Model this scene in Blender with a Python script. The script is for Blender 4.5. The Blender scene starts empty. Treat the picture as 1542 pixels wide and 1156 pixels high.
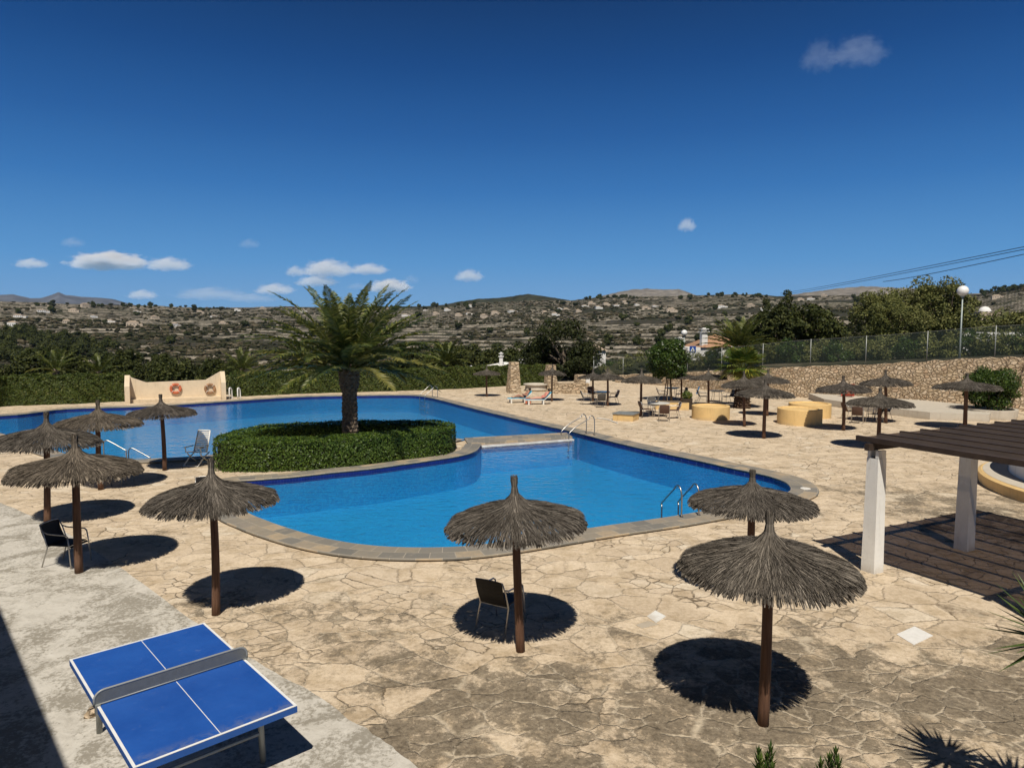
import bpy, math, random
import numpy as np
from mathutils import Vector, Matrix
from mathutils.geometry import tessellate_polygon
R = math.radians
rng = np.random.default_rng(7)
random.seed(7)
scene = bpy.context.scene
col = scene.collection

# ------------------------------------------------------------------ camera
F, TH, CZ, IW, IH = 1050.0, R(4.51), 4.61, 1542.0, 1156.0
CT, ST = math.cos(TH), math.sin(TH)
cam = bpy.data.cameras.new('camera'); camo = bpy.data.objects.new('camera', cam); col.objects.link(camo)
cam.sensor_width = 36; cam.lens = 36*F/IW; cam.clip_start = 0.05; cam.clip_end = 40000
camo.location = (0, 0, CZ); camo.rotation_euler = (math.pi/2-TH, 0, 0); scene.camera = camo

def ray(px, py):
    x = (px-IW/2)/F; y = -(py-IH/2)/F
    return np.array([x, CT+y*ST, -ST+y*CT])
def G(px, py, z=0.0):            # where the ground (height z) is seen in the survey picture
    d = ray(px, py); t = (z-CZ)/d[2]
    return np.array([d[0]*t, d[1]*t, z])
def AT(px, py, Y):               # point of the view ray at the depth Y
    d = ray(px, py); t = Y/d[1]
    return np.array([d[0]*t, Y, CZ+d[2]*t])

# ------------------------------------------------------------------ mesh helpers
class MB:
    def __init__(s): s.V=[]; s.L=[]; s.S=[]; s.M=[]; s.U=[]; s.n=0; s.uv=False
    def add(s, V, Fc, m=0, uv=None):
        V = np.asarray(V, float).reshape(-1,3)
        if len(V)==0: return s
        if isinstance(Fc, np.ndarray):
            L = Fc.ravel(); S = np.full(len(Fc), Fc.shape[1])
        else:
            L = np.array([i for f in Fc for i in f], int); S = np.array([len(f) for f in Fc], int)
        s.V.append(V); s.L.append(L+s.n); s.S.append(S); s.M.append(np.full(len(S), m)); s.n += len(V)
        if uv is not None: s.uv=True; s.U.append(np.asarray(uv,float).reshape(-1,2)[L])
        else: s.U.append(np.zeros((len(L),2)))
        return s
    def box(s, c, d, rz=0.0, m=0, taper=1.0):
        x,y,z = d[0]/2, d[1]/2, d[2]/2
        V = np.array([(-x,-y,-z),(x,-y,-z),(x,y,-z),(-x,y,-z),(-x*taper,-y*taper,z),(x*taper,-y*taper,z),(x*taper,y*taper,z),(-x*taper,y*taper,z)])
        ca,sa = math.cos(rz), math.sin(rz)
        V = np.stack([V[:,0]*ca-V[:,1]*sa, V[:,0]*sa+V[:,1]*ca, V[:,2]],1)+np.array(c)
        return s.add(V, [(0,3,2,1),(4,5,6,7),(0,1,5,4),(1,2,6,5),(2,3,7,6),(3,0,4,7)], m)
    def tube(s, P, r, n=8, m=0, cap=True):
        P = [np.asarray(p,float) for p in P]; k=len(P)
        r = [r]*k if np.isscalar(r) else list(r)
        V=[]; up=None
        for i in range(k):
            t = P[min(i+1,k-1)]-P[max(i-1,0)]; t = t/(np.linalg.norm(t)+1e-12)
            if up is None:
                a = np.array([0,0,1.0]) if abs(t[2])<.9 else np.array([1.0,0,0])
                up = np.cross(t,a); up/=np.linalg.norm(up)
            else:
                up = up-t*np.dot(up,t); up/= (np.linalg.norm(up)+1e-12)
            w = np.cross(t,up)
            for j in range(n):
                a = 2*math.pi*j/n
                V.append(P[i]+r[i]*(math.cos(a)*up+math.sin(a)*w))
        Fc=[]
        for i in range(k-1):
            for j in range(n):
                Fc.append((i*n+j, i*n+(j+1)%n, (i+1)*n+(j+1)%n, (i+1)*n+j))
        if cap: Fc.append(tuple(range(n-1,-1,-1))); Fc.append(tuple((k-1)*n+j for j in range(n)))
        return s.add(V,Fc,m)
    def lathe(s, prof, n=32, c=(0,0,0), m=0, f=None):
        V=[]; k=len(prof)
        for i,(r,z) in enumerate(prof):
            for j in range(n):
                a=2*math.pi*j/n; rr = r if f is None else r*f(a,z)
                V.append((c[0]+rr*math.cos(a), c[1]+rr*math.sin(a), c[2]+z))
        Fc=[]
        for i in range(k-1):
            for j in range(n): Fc.append((i*n+j, i*n+(j+1)%n, (i+1)*n+(j+1)%n, (i+1)*n+j))
        if prof[0][0]>1e-4: Fc.append(tuple(range(n-1,-1,-1)))
        if prof[-1][0]>1e-4: Fc.append(tuple((k-1)*n+j for j in range(n)))
        return s.add(V,Fc,m)
    def prism(s, poly, z0, z1, m=0):
        n=len(poly); V=[(p[0],p[1],z0) for p in poly]+[(p[0],p[1],z1) for p in poly]
        a=sum(poly[i][0]*poly[(i+1)%n][1]-poly[(i+1)%n][0]*poly[i][1] for i in range(n))
        idx=list(range(n)) if a>0 else list(range(n-1,-1,-1))
        tri=tessellate_polygon([[Vector((p[0],p[1],0)) for p in poly]])
        Fc=[]
        for t in tri:
            p,q,r_=[Vector(poly[i][:2]) for i in t]
            t=t if (q-p).cross(r_-p)>0 else (t[0],t[2],t[1])
            Fc.append(tuple(i+n for i in t)); Fc.append((t[0],t[2],t[1]))
        for i in range(n):
            p,q=idx[i],idx[(i+1)%n]; Fc.append((p,q,q+n,p+n))
        return s.add(V,Fc,m)
    def mesh(s, name, mats, smooth=False):
        me=bpy.data.meshes.new(name)
        V=np.concatenate(s.V); L=np.concatenate(s.L); S=np.concatenate(s.S); M=np.concatenate(s.M)
        me.vertices.add(len(V)); me.vertices.foreach_set('co', V.astype(np.float32).ravel())
        me.loops.add(len(L)); me.loops.foreach_set('vertex_index', L.astype(np.int32))
        me.polygons.add(len(S)); st=np.concatenate([[0],np.cumsum(S)[:-1]])
        me.polygons.foreach_set('loop_start', st.astype(np.int32))
        mats = mats if isinstance(mats,(list,tuple)) else [mats]
        for mm in mats: me.materials.append(mm)
        if len(mats)>1: me.polygons.foreach_set('material_index', M.astype(np.int32))
        me.polygons.foreach_set('use_smooth', np.full(len(S),bool(smooth)))
        if s.uv:
            u=me.uv_layers.new(name='UVMap'); u.data.foreach_set('uv', np.concatenate(s.U).astype(np.float32).ravel())
        me.update(calc_edges=True); return me
    def build(s, name, mats, parent=None, smooth=False):
        o=bpy.data.objects.new(name, s.mesh(name,mats,smooth)); col.objects.link(o)
        if parent is not None: o.parent=parent
        return o

def tag(o, label=None, cat=None, group=None, kind=None):
    if label: o['label']=label
    if cat: o['category']=cat
    if group: o['group']=group
    if kind: o['kind']=kind
    return o
def thing(name, label, cat, loc=(0,0,0), rz=0.0, group=None):
    o=bpy.data.objects.new(name,None); col.objects.link(o)
    o.location=Vector([float(q) for q in loc]); o.rotation_euler=(0,0,rz)
    return tag(o,label,cat,group)
KIDS={}
def dup(root, loc, rz=0.0, label=None, group=None, scale=None):
    if root.name not in KIDS: KIDS[root.name]=[(c,list(c.children)) for c in root.children]
    r=root.copy(); col.objects.link(r); r.location=Vector([float(q) for q in loc]); r.rotation_euler=(0,0,rz)
    if scale is not None: r.scale=(scale,)*3 if np.isscalar(scale) else scale
    if label: r['label']=label
    if group: r['group']=group
    for ch,gs in KIDS[root.name]:
        c=ch.copy(); col.objects.link(c); c.parent=r
        for g in gs:
            d=g.copy(); col.objects.link(d); d.parent=c
    return r

# ------------------------------------------------------------------ node helpers
class NT:
    def __init__(s, name):
        s.mat=bpy.data.materials.new(name); s.mat.use_nodes=True; s.t=s.mat.node_tree
        s.b=s.t.nodes['Principled BSDF']; s.out=s.t.nodes['Material Output']
        s.b.inputs['Specular IOR Level'].default_value=0.3
    def n(s, typ, **k):
        nd=s.t.nodes.new(typ)
        for a,v in k.items():
            if hasattr(nd,a) and not a.startswith('i_'): setattr(nd,a,v)
        return nd
    def l(s,a,b): s.t.links.new(a,b)
    def val(s,sock,v):
        if hasattr(v,'links') or isinstance(v,bpy.types.NodeSocket): s.l(v,sock)
        else: sock.default_value=v
    def pos(s):
        return s.n('ShaderNodeNewGeometry').outputs['Position']
    def obj(s):
        return s.n('ShaderNodeTexCoord').outputs['Object']
    def uvc(s):
        return s.n('ShaderNodeTexCoord').outputs['UV']
    def rnd(s):
        return s.n('ShaderNodeNewGeometry').outputs['Random Per Island']
    def mapp(s,v,scale=(1,1,1),loc=(0,0,0),rot=(0,0,0)):
        m=s.n('ShaderNodeMapping'); s.l(v,m.inputs['Vector']); m.inputs['Scale'].default_value=scale; m.inputs['Location'].default_value=loc; m.inputs['Rotation'].default_value=rot
        return m.outputs['Vector']
    def noise(s,v,scale=1,detail=4,rough=.55,dist=0,out='Fac'):
        m=s.n('ShaderNodeTexNoise'); s.l(v,m.inputs['Vector']); m.inputs['Scale'].default_value=scale; m.inputs['Detail'].default_value=detail; m.inputs['Roughness'].default_value=rough; m.inputs['Distortion'].default_value=dist
        return m.outputs[out]
    def vor(s,v,scale=1,feature='F1',out='Distance',rand=1):
        m=s.n('ShaderNodeTexVoronoi',feature=feature); s.l(v,m.inputs['Vector']); m.inputs['Scale'].default_value=scale; m.inputs['Randomness'].default_value=rand
        return m.outputs[out]
    def ramp(s,f,stops,interp='LINEAR'):
        m=s.n('ShaderNodeValToRGB'); s.l(f,m.inputs['Fac']); e=m.color_ramp; e.interpolation=interp
        while len(e.elements)<len(stops): e.elements.new(.5)
        for el,(p,c) in zip(e.elements,stops):
            el.position=p
            if np.isscalar(c): c=(c,c,c)
            el.color=(*c,1)
        return m.outputs['Color']
    def mix(s,f,a,b,mode='MIX'):
        m=s.n('ShaderNodeMix',data_type='RGBA',blend_type=mode)
        s.val(m.inputs[0],f)
        for k,v in ((6,a),(7,b)):
            if isinstance(v,tuple): v=(*v,1) if len(v)==3 else v
            s.val(m.inputs[k],v)
        return m.outputs[2]
    def math(s,op,a,b=0.0,c=None,clamp=False):
        m=s.n('ShaderNodeMath',operation=op,use_clamp=clamp); s.val(m.inputs[0],a); s.val(m.inputs[1],b)
        if c is not None: s.val(m.inputs[2],c)
        return m.outputs[0]
    def vadd(s,a,b,op='ADD'):
        m=s.n('ShaderNodeVectorMath',operation=op); s.val(m.inputs[0],a); s.val(m.inputs[1],b); return m.outputs[0]
    def sep(s,v):
        m=s.n('ShaderNodeSeparateXYZ'); s.l(v,m.inputs[0]); return m.outputs
    def comb(s,x,y,z):
        m=s.n('ShaderNodeCombineXYZ'); s.val(m.inputs[0],x); s.val(m.inputs[1],y); s.val(m.inputs[2],z); return m.outputs[0]
    def mr(s,v,a,b,c=0.0,d=1.0,smooth=True):
        m=s.n('ShaderNodeMapRange'); m.interpolation_type='SMOOTHSTEP' if smooth else 'LINEAR'; s.l(v,m.inputs[0])
        for i,q in enumerate((a,b,c,d)): m.inputs[i+1].default_value=q
        return m.outputs[0]
    def bump(s,h,strength=.3,dist=.02):
        m=s.n('ShaderNodeBump'); m.inputs['Strength'].default_value=strength; m.inputs['Distance'].default_value=dist; s.l(h,m.inputs['Height']); s.l(m.outputs[0],s.b.inputs['Normal'])
    def col(s,c):
        if isinstance(c,tuple): s.b.inputs['Base Color'].default_value=(*c,1)
        else: s.l(c,s.b.inputs['Base Color'])
        return s
    def rough(s,v,spec=None,metal=None):
        s.val(s.b.inputs['Roughness'],v)
        if spec is not None: s.b.inputs['Specular IOR Level'].default_value=spec
        if metal is not None: s.b.inputs['Metallic'].default_value=metal
        return s

def simple(name, c, rough=.6, var=.15, scale=6, metal=0, spec=.3, bump=0, bscale=None):
    t=NT(name); p=t.obj(); n=t.noise(p,scale,5,.6)
    a=tuple(max(0,q*(1-var)) for q in c); b=tuple(min(1,q*(1+var)) for q in c)
    t.col(t.ramp(n,[(.3,a),(.7,b)])).rough(rough,spec,metal)
    if bump: t.bump(t.noise(p,bscale or scale*4,4,.6),bump,.02)
    return t.mat
def weather(name,c,rough):
    t=NT(name); p=t.pos(); n=t.noise(p,2.2,5,.65); f=t.noise(p,18,5,.7); d=t.noise(t.mapp(p,(5,5,.7)),1,6,.72)
    b=t.ramp(n,[(.3,tuple(q*.90 for q in c)),(.7,tuple(min(1,q*1.04) for q in c))])
    b=t.mix(t.mr(d,.52,.70,0,.42),b,t.mix(1.0,b,(.66,.62,.56),'MULTIPLY'))
    b=t.mix(t.mr(f,.60,.70,0,.35),b,t.mix(1.0,b,(.70,.66,.60),'MULTIPLY'))
    z=t.sep(p)[2]; g=t.math('MULTIPLY',t.mr(z,.22,.0),t.mr(n,.35,.6)); b=t.mix(t.math('MULTIPLY',g,.5),b,(.36,.29,.20))
    t.col(b).rough(rough,.2); t.bump(t.math('ADD',f,t.math('MULTIPLY',n,.6)),.3,.012); return t.mat
def foliage(name, stops, rough=.55, trans=.25, spec=.25, nscale=None):
    t=NT(name); c=t.ramp(t.rnd(),stops)
    if nscale:
        n=t.noise(t.pos(),nscale,3,.6); c=t.mix(t.mr(n,.35,.7,0,.55),c,t.mix(1.0,c,(.72,.8,.55),'MULTIPLY'))
    t.col(c).rough(rough,spec)
    tr=t.n('ShaderNodeBsdfTranslucent'); t.l(c,tr.inputs['Color'])
    mx=t.n('ShaderNodeMixShader'); mx.inputs[0].default_value=trans
    t.l(t.b.outputs[0],mx.inputs[1]); t.l(tr.outputs[0],mx.inputs[2]); t.l(mx.outputs[0],t.out.inputs['Surface'])
    return t.mat

# ------------------------------------------------------------------ materials
M={}
def m_deck():
    t=NT('crazy_paving'); p=t.pos()
    w=t.vadd(t.noise(p,.9,3,.6,out='Color'),(.5,.5,.5),'SUBTRACT'); sc=t.n('ShaderNodeVectorMath',operation='SCALE'); t.l(w,sc.inputs[0]); sc.inputs[3].default_value=.26
    pw=t.vadd(p,sc.outputs[0])
    w2=t.vadd(t.noise(p,9,3,.6,out='Color'),(.5,.5,.5),'SUBTRACT'); s2=t.n('ShaderNodeVectorMath',operation='SCALE'); t.l(w2,s2.inputs[0]); s2.inputs[3].default_value=.11
    pw=t.vadd(pw,s2.outputs[0]); x,y,z=t.sep(p)
    flat=t.mapp(pw,(.92,1.12,0),rot=(0,0,.35))
    e1=t.vor(flat,1.55,'DISTANCE_TO_EDGE'); e2=t.vor(flat,3.0,'DISTANCE_TO_EDGE')
    c1=t.vor(flat,1.55,'F1','Color'); c2=t.vor(flat,3.0,'F1','Color')
    mk=t.mr(t.noise(p,.35,2,.5),.47,.53)
    e=t.math('ADD',t.math('MULTIPLY',e1,t.math('SUBTRACT',1.0,mk)),t.math('MULTIPLY',t.math('MULTIPLY',e2,.6),mk))
    cc=t.mix(mk,c1,c2)
    cell=t.sep(cc)[0]; cell2=t.sep(cc)[1]
    base=t.ramp(cell,[(0,(.60,.485,.35)),(.3,(.70,.57,.415)),(.6,(.745,.615,.455)),(.85,(.64,.52,.38)),(1,(.77,.665,.52))])
    fine=t.noise(p,14,6,.7); mid=t.noise(p,2.2,5,.65); big=t.noise(p,.3,3,.6)
    base=t.mix(t.mr(fine,.35,.7,0,.8),base,t.mix(1.0,base,(.72,.70,.66),'MULTIPLY'))
    base=t.mix(t.mr(mid,.44,.66,0,.85),base,t.mix(1.0,base,(.76,.73,.67),'MULTIPLY'))
    # thin joints: partly dark and open, partly filled with pale mortar
    wid=t.math('MULTIPLY',t.mr(t.noise(p,1.1,3,.6),.35,.75,.25,1.0),.046)
    jt=t.math('SUBTRACT',1.0,t.math('DIVIDE',e,wid),clamp=True)
    jm=t.mr(t.noise(p,.55,3,.65),.50,.66)
    jcol=t.mix(jm,(.15,.11,.07),(.76,.63,.46))
    jstr=t.math('MULTIPLY',t.mr(jt,.0,.6),t.mr(t.noise(p,.7,7,.8),.42,.60,.07,.95))
    base=t.mix(jstr,base,jcol)
    # grey lichen / damp stains, mostly on the terrace nearest the building
    front=t.math('MULTIPLY',t.mr(y,13.2,8.2),t.mr(x,-4.2,-.8))
    band=t.math('MULTIPLY',t.mr(y,13.2,15.4),t.math('SUBTRACT',1.0,t.mr(y,19.5,23))); band=t.math('MULTIPLY',t.math('MULTIPLY',band,t.mr(x,8.0,10.0)),.8)
    left=t.math('MULTIPLY',t.math('SUBTRACT',1.0,t.mr(x,-2.6,.8)),t.math('MULTIPLY',t.mr(y,15.0,10.0),.66))
    reg=t.math('MAXIMUM',t.math('MAXIMUM',front,band),t.math('MAXIMUM',left,.27))
    n1=t.noise(p,.55,4,.65,.5); n2=t.noise(p,2.6,8,.78,.4); n3=t.noise(p,11,6,.8)
    st=t.math('ADD',t.math('ADD',t.math('MULTIPLY',n1,.35),t.math('MULTIPLY',n2,.33)),t.math('MULTIPLY',n3,.32))
    cellv=t.math('MULTIPLY',t.math('SUBTRACT',cell2,.5),.07)
    thr=t.math('SUBTRACT',t.math('ADD',st,cellv),t.math('SUBTRACT',.612,t.math('MULTIPLY',reg,.172)))
    sm=t.mr(thr,-.01,.065); soft=t.mr(thr,-.09,.05)
    base=t.mix(t.math('MULTIPLY',soft,.38),base,t.mix(1.0,base,(.60,.56,.50),'MULTIPLY'))
    scol=t.mix(t.mr(t.math('ADD',t.math('MULTIPLY',n3,.5),t.math('MULTIPLY',fine,.5)),.36,.64),(.060,.048,.034),(.27,.22,.155))
    base=t.mix(t.math('MULTIPLY',sm,.9),base,scol)
    pj=t.math('MULTIPLY',t.math('SUBTRACT',1.0,t.mr(e,.0,.05)),t.mr(t.noise(p,1.7,5,.75),.42,.58)); base=t.mix(t.math('MULTIPLY',t.math('MULTIPLY',pj,soft),.75),base,(.62,.52,.38))
    # pale scuffs and worn mortar, dark grit
    pale=t.mr(t.noise(p,3.5,8,.82,1.4),.565,.66); base=t.mix(t.math('MULTIPLY',pale,.42),base,(.78,.66,.49))
    sp=t.mr(t.noise(p,30,4,.7),.60,.70); base=t.mix(t.math('MULTIPLY',sp,.5),base,(.22,.17,.11))
    # flagged courses far away
    t.col(base).rough(.85,.15)
    h=t.math('ADD',t.math('MULTIPLY',t.mr(e,0,.045),.8),t.math('ADD',t.math('MULTIPLY',fine,.55),t.math('MULTIPLY',cell2,.5)))
    t.bump(h,.9,.022); return t.mat
M['deck']=m_deck()
def m_path():
    t=NT('worn_concrete'); p=t.pos()
    n=t.noise(p,1.1,6,.72,.8); f=t.noise(p,16,5,.7); m=t.noise(t.mapp(p,(1,1,1),rot=(0,0,.8)),3.2,6,.75,1.0)
    c=t.ramp(m,[(.3,(.40,.37,.315)),(.5,(.54,.505,.44)),(.72,(.62,.585,.515))])
    st=t.mr(t.math('ADD',t.math('MULTIPLY',n,.6),t.math('MULTIPLY',f,.4)),.465,.56)
    c=t.mix(t.math('MULTIPLY',st,.8),c,(.23,.205,.16))
    pl=t.mr(t.noise(p,.7,5,.7,1.),.54,.68); c=t.mix(t.math('MULTIPLY',pl,.7),c,(.62,.58,.51))
    sp=t.mr(t.noise(p,40,3,.6),.68,.74); c=t.mix(t.math('MULTIPLY',sp,.5),c,(.18,.15,.11))
    t.col(c).rough(.85,.15); t.bump(t.math('ADD',f,m),.35,.012); return t.mat
M['path']=m_path()
def m_coping():
    t=NT('slate_coping'); u=t.uvc(); b=t.n('ShaderNodeTexBrick'); t.l(u,b.inputs['Vector'])
    b.inputs['Scale'].default_value=1.0; b.inputs['Brick Width'].default_value=.46; b.inputs['Row Height'].default_value=.35; b.inputs['Mortar Size'].default_value=.008; b.inputs['Bias'].default_value=0
    b.inputs['Color1'].default_value=(0,0,0,1); b.inputs['Color2'].default_value=(1,1,1,1); b.inputs['Mortar'].default_value=(.5,.5,.5,1); b.offset=.5
    p=t.pos(); c=t.ramp(b.outputs['Color'],[(0,(.17,.16,.14)),(.35,(.25,.225,.185)),(.6,(.31,.26,.19)),(.82,(.48,.365,.23)),(1,(.21,.20,.18))])
    n=t.noise(p,7,6,.7); c=t.mix(t.mr(n,.3,.7,0,.5),c,(.20,.19,.165))
    pl=t.mr(t.noise(p,2.1,5,.7),.55,.7); c=t.mix(t.math('MULTIPLY',pl,.4),c,(.46,.385,.28))
    c=t.mix(t.math('MULTIPLY',b.outputs['Fac'],.8),c,(.42,.37,.29))
    t.col(c).rough(.6,.3); t.bump(t.math('SUBTRACT',n,t.math('MULTIPLY',b.outputs['Fac'],.6)),.35,.012); return t.mat
M['coping']=m_coping()
def m_pool():
    t=NT('pool_mosaic'); p=t.pos(); x,y,z=t.sep(p)
    n=t.noise(p,.5,3,.6); f=t.vor(p,18.0,'F1','Color'); fx=t.sep(f)[0]
    a=t.mix(n,(.020,.30,.57),(.028,.345,.63)); a=t.mix(t.math('MULTIPLY',fx,.45),a,(.01,.14,.40))
    g=t.n('ShaderNodeTexBrick'); t.l(t.mapp(t.comb(t.math('ADD',x,y),z,0.0),(1,1,1)),g.inputs['Vector']); g.offset=0
    g.inputs['Scale'].default_value=1; g.inputs['Brick Width'].default_value=.12; g.inputs['Row Height'].default_value=.12; g.inputs['Mortar Size'].default_value=.006
    g.inputs['Color1'].default_value=(.006,.013,.125,1); g.inputs['Color2'].default_value=(.010,.024,.185,1); g.inputs['Mortar'].default_value=(.05,.08,.22,1)
    c=t.mix(t.mr(z,-.165,-.16,0,1,False),a,g.outputs['Color'])
    t.col(c).rough(.3,.4); return t.mat
M['pool']=m_pool()
def m_water():
    t=NT('pool_water'); p=t.pos()
    w=t.noise(t.mapp(p,(1.0,1.7,1)),2.6,3,.55,.3); w2=t.noise(t.mapp(p,(1,1.5,1)),9,2,.5)
    b=t.n('ShaderNodeBump'); b.inputs['Strength'].default_value=.7; b.inputs['Distance'].default_value=.05
    t.l(t.math('ADD',w,t.math('MULTIPLY',w2,.22)),b.inputs['Height'])
    fr=t.n('ShaderNodeFresnel'); fr.inputs['IOR'].default_value=1.33; t.l(b.outputs[0],fr.inputs['Normal'])
    tr=t.n('ShaderNodeBsdfTransparent'); tr.inputs['Color'].default_value=(.88,.95,.98,1)
    gl=t.n('ShaderNodeBsdfGlossy'); gl.inputs['Roughness'].default_value=.03; t.l(b.outputs[0],gl.inputs['Normal'])
    mx=t.n('ShaderNodeMixShader'); t.l(fr.outputs[0],mx.inputs[0]); t.l(tr.outputs[0],mx.inputs[1]); t.l(gl.outputs[0],mx.inputs[2]); t.l(mx.outputs[0],t.out.inputs['Surface'])
    return t.mat
M['water']=m_water()
def m_thatch():
    t=NT('weathered_thatch'); c=t.ramp(t.rnd(),[(0,(.045,.040,.034)),(.35,(.10,.089,.076)),(.7,(.160,.143,.123)),(.93,(.23,.205,.175)),(1,(.37,.33,.28))])
    n=t.noise(t.obj(),2.5,3,.6); c=t.mix(t.mr(n,.4,.7,0,.6),c,t.mix(1.0,c,(.62,.60,.58),'MULTIPLY'))
    oi=t.n('ShaderNodeObjectInfo').outputs['Random']; c=t.mix(1.0,c,t.ramp(oi,[(0,(.82,.80,.80)),(.5,(1.0,.98,.95)),(1,(1.12,1.04,.94))]),'MULTIPLY')
    t.col(c).rough(.9,.1); return t.mat
M['thatch']=m_thatch()
def m_thatchcore():
    return simple('thatch_core',(.09,.075,.06),.95,.25,14,spec=.05,bump=.6)
M['core']=m_thatchcore()
def m_pole():
    t=NT('brown_pole'); p=t.obj(); n=t.noise(t.mapp(p,(22,22,1.6)),1,5,.65)
    c=t.ramp(n,[(.3,(.055,.028,.018)),(.55,(.12,.062,.038)),(.8,(.19,.115,.075))])
    t.col(c).rough(.65,.25); t.bump(n,.4,.01); return t.mat
M['pole']=m_pole()
M['poleold']=simple('pale_worn_pole',(.27,.21,.155),.75,.3,9,bump=.3)
M['isl']=foliage('clipped_hedge_leaf',[(0,(.030,.055,.010)),(.4,(.060,.105,.014)),(.8,(.095,.150,.020)),(1,(.15,.20,.032))],.45,.22,.3,1.1)
M['hedge']=foliage('boundary_hedge_leaf',[(0,(.034,.052,.011)),(.5,(.070,.094,.018)),(.85,(.105,.128,.025)),(1,(.15,.145,.045))],.55,.2,.25,.25)
M['hedgecore']=simple('hedge_twigs',(.030,.038,.014),.9,.4,9,spec=.1)
M['pine']=foliage('pine_needles',[(0,(.024,.032,.010)),(.5,(.052,.062,.018)),(1,(.095,.10,.03))],.6,.15,.15,.12)
M['darkpine']=foliage('dark_needles',[(0,(.014,.019,.007)),(.6,(.032,.040,.012)),(1,(.06,.068,.02))],.6,.15,.15)
M['olive']=foliage('olive_foliage',[(0,(.080,.092,.028)),(.5,(.145,.150,.047)),(1,(.23,.22,.08))],.6,.2,.2,.2)
M['green']=foliage('glossy_leaf',[(0,(.020,.042,.008)),(.5,(.042,.080,.013)),(1,(.10,.14,.025))],.4,.25,.35)
M['palm']=foliage('palm_frond',[(0,(.040,.060,.013)),(.4,(.088,.115,.021)),(.75,(.160,.178,.036)),(1,(.27,.255,.065))],.42,.3,.4)
M['palmy']=foliage('old_palm_frond',[(0,(.13,.13,.03)),(.5,(.22,.21,.05)),(1,(.33,.29,.08))],.45,.3,.35)
M['fan']=foliage('fan_palm_leaf',[(0,(.045,.080,.015)),(.5,(.10,.15,.024)),(.85,(.19,.21,.034)),(1,(.34,.31,.04))],.45,.25,.35)
M['agave']=foliage('yucca_leaf',[(0,(.05,.085,.02)),(1,(.10,.14,.035))],.4,.15,.35)
M['bark']=simple('grey_bark',(.11,.085,.06),.9,.35,5,bump=.5)
M['pbark']=simple('palm_bark',(.15,.115,.082),.9,.55,11,bump=.8)
M['shag']=simple('shaggy_palm_bark',(.075,.045,.028),.95,.4,14,bump=.6)
M['cream']=weather('cream_plaster',(.70,.57,.40),.85)
M['white']=weather('white_render',(.80,.785,.74),.8)
M['housew']=simple('white_house_wall',(.74,.72,.68),.85,.06,1)
M['yellow']=weather('ochre_paint',(.74,.51,.225),.7)
M['slab']=simple('slate_slab',(.20,.21,.20),.6,.2,5)
M['cement']=weather('smooth_cement',(.54,.485,.40),.8)
M['steel']=simple('stainless_steel',(.42,.41,.39),.36,.04,5,metal=1)
M['alu']=simple('brushed_aluminium',(.50,.48,.45),.4,.06,5,metal=.8)
M['galv']=simple('galvanised_post',(.30,.31,.295),.5,.1,5,metal=.5)
def m_tbl():
    t=NT('blue_table_top'); p=t.obj(); n=t.noise(p,1.6,5,.65); f=t.noise(p,7,7,.78,.8); sc=t.noise(t.mapp(p,(3,30,1),rot=(0,0,.5)),1,5,.7)
    c=t.ramp(n,[(.3,(.013,.072,.32)),(.7,(.02,.098,.39))])
    c=t.mix(t.mr(f,.60,.72,0,.30),c,(.20,.25,.36)); c=t.mix(t.mr(sc,.66,.72,0,.18),c,(.22,.28,.42))
    x,y,z=t.sep(p); e=t.math('MULTIPLY',t.mr(y,-1.16,-1.36),t.mr(f,.42,.58)); c=t.mix(t.math('MULTIPLY',e,.5),c,(.17,.19,.25))
    t.col(c).rough(t.mr(f,.3,.7,.4,.65),.25); return t.mat
M['tblue']=m_tbl()
M['tblue2']=simple('blue_table_edge',(.02,.09,.33),.45,.1,3)
M['line']=simple('white_paint_line',(.75,.75,.73),.6,.06,5)
M['net']=simple('grey_metal_net',(.16,.17,.172),.5,.1,12,metal=.3)
M['netrim']=simple('pale_net_rim',(.30,.31,.30),.5,.08,10,metal=.2)
M['black']=simple('black_weave',(.009,.008,.008),.6,.3,40)
M['brown']=simple('brown_weave',(.11,.062,.045),.6,.3,30)
M['greyw']=simple('grey_weave',(.085,.078,.07),.6,.3,30)
M['wplastic']=simple('white_plastic',(.74,.72,.66),.45,.06,5,spec=.4)
M['glass_top']=simple('dark_table_glass',(.07,.075,.08),.15,.1,5,spec=.5)
M['wtop']=simple('pale_table_top',(.66,.64,.58),.4,.06,6)
M['pergola']=simple('brown_timber',(.046,.031,.023),.65,.3,4,bump=.2)
def m_mat():
    t=NT('brown_slat'); c=t.ramp(t.rnd(),[(0,(.055,.037,.027)),(.5,(.078,.053,.038)),(1,(.105,.075,.054))]); t.col(c).rough(.7,.2); return t.mat
M['slat']=m_mat()
M['dplanter']=simple('dark_planter',(.045,.032,.022),.6,.3,8)
M['orange']=simple('faded_orange',(.52,.135,.06),.6,.25,5)
M['tan']=simple('faded_tan_ring',(.30,.17,.09),.6,.3,5)
M['red']=simple('red_paint',(.60,.085,.045),.5,.2,5)
M['towel']=simple('turquoise_towel',(.025,.36,.55),.9,.12,12)
M['btowel']=simple('blue_towel',(.05,.20,.42),.9,.12,12)
M['wtowel']=simple('pale_towel',(.70,.68,.64),.9,.08,12)
M['skin']=simple('tanned_skin',(.40,.20,.13),.5,.1,6)
M['skin2']=simple('reddened_skin',(.55,.27,.19),.5,.1,6)
M['hair']=simple('dark_hair',(.022,.014,.010),.5,.3,20)
M['swim']=simple('dark_swimsuit',(.035,.04,.06),.7,.2,10)
M['swim2']=simple('pink_swimsuit',(.60,.16,.15),.7,.2,10)
M['roof']=simple('terracotta_tile',(.36,.21,.125),.85,.3,3,bump=.5,bscale=20)
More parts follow.
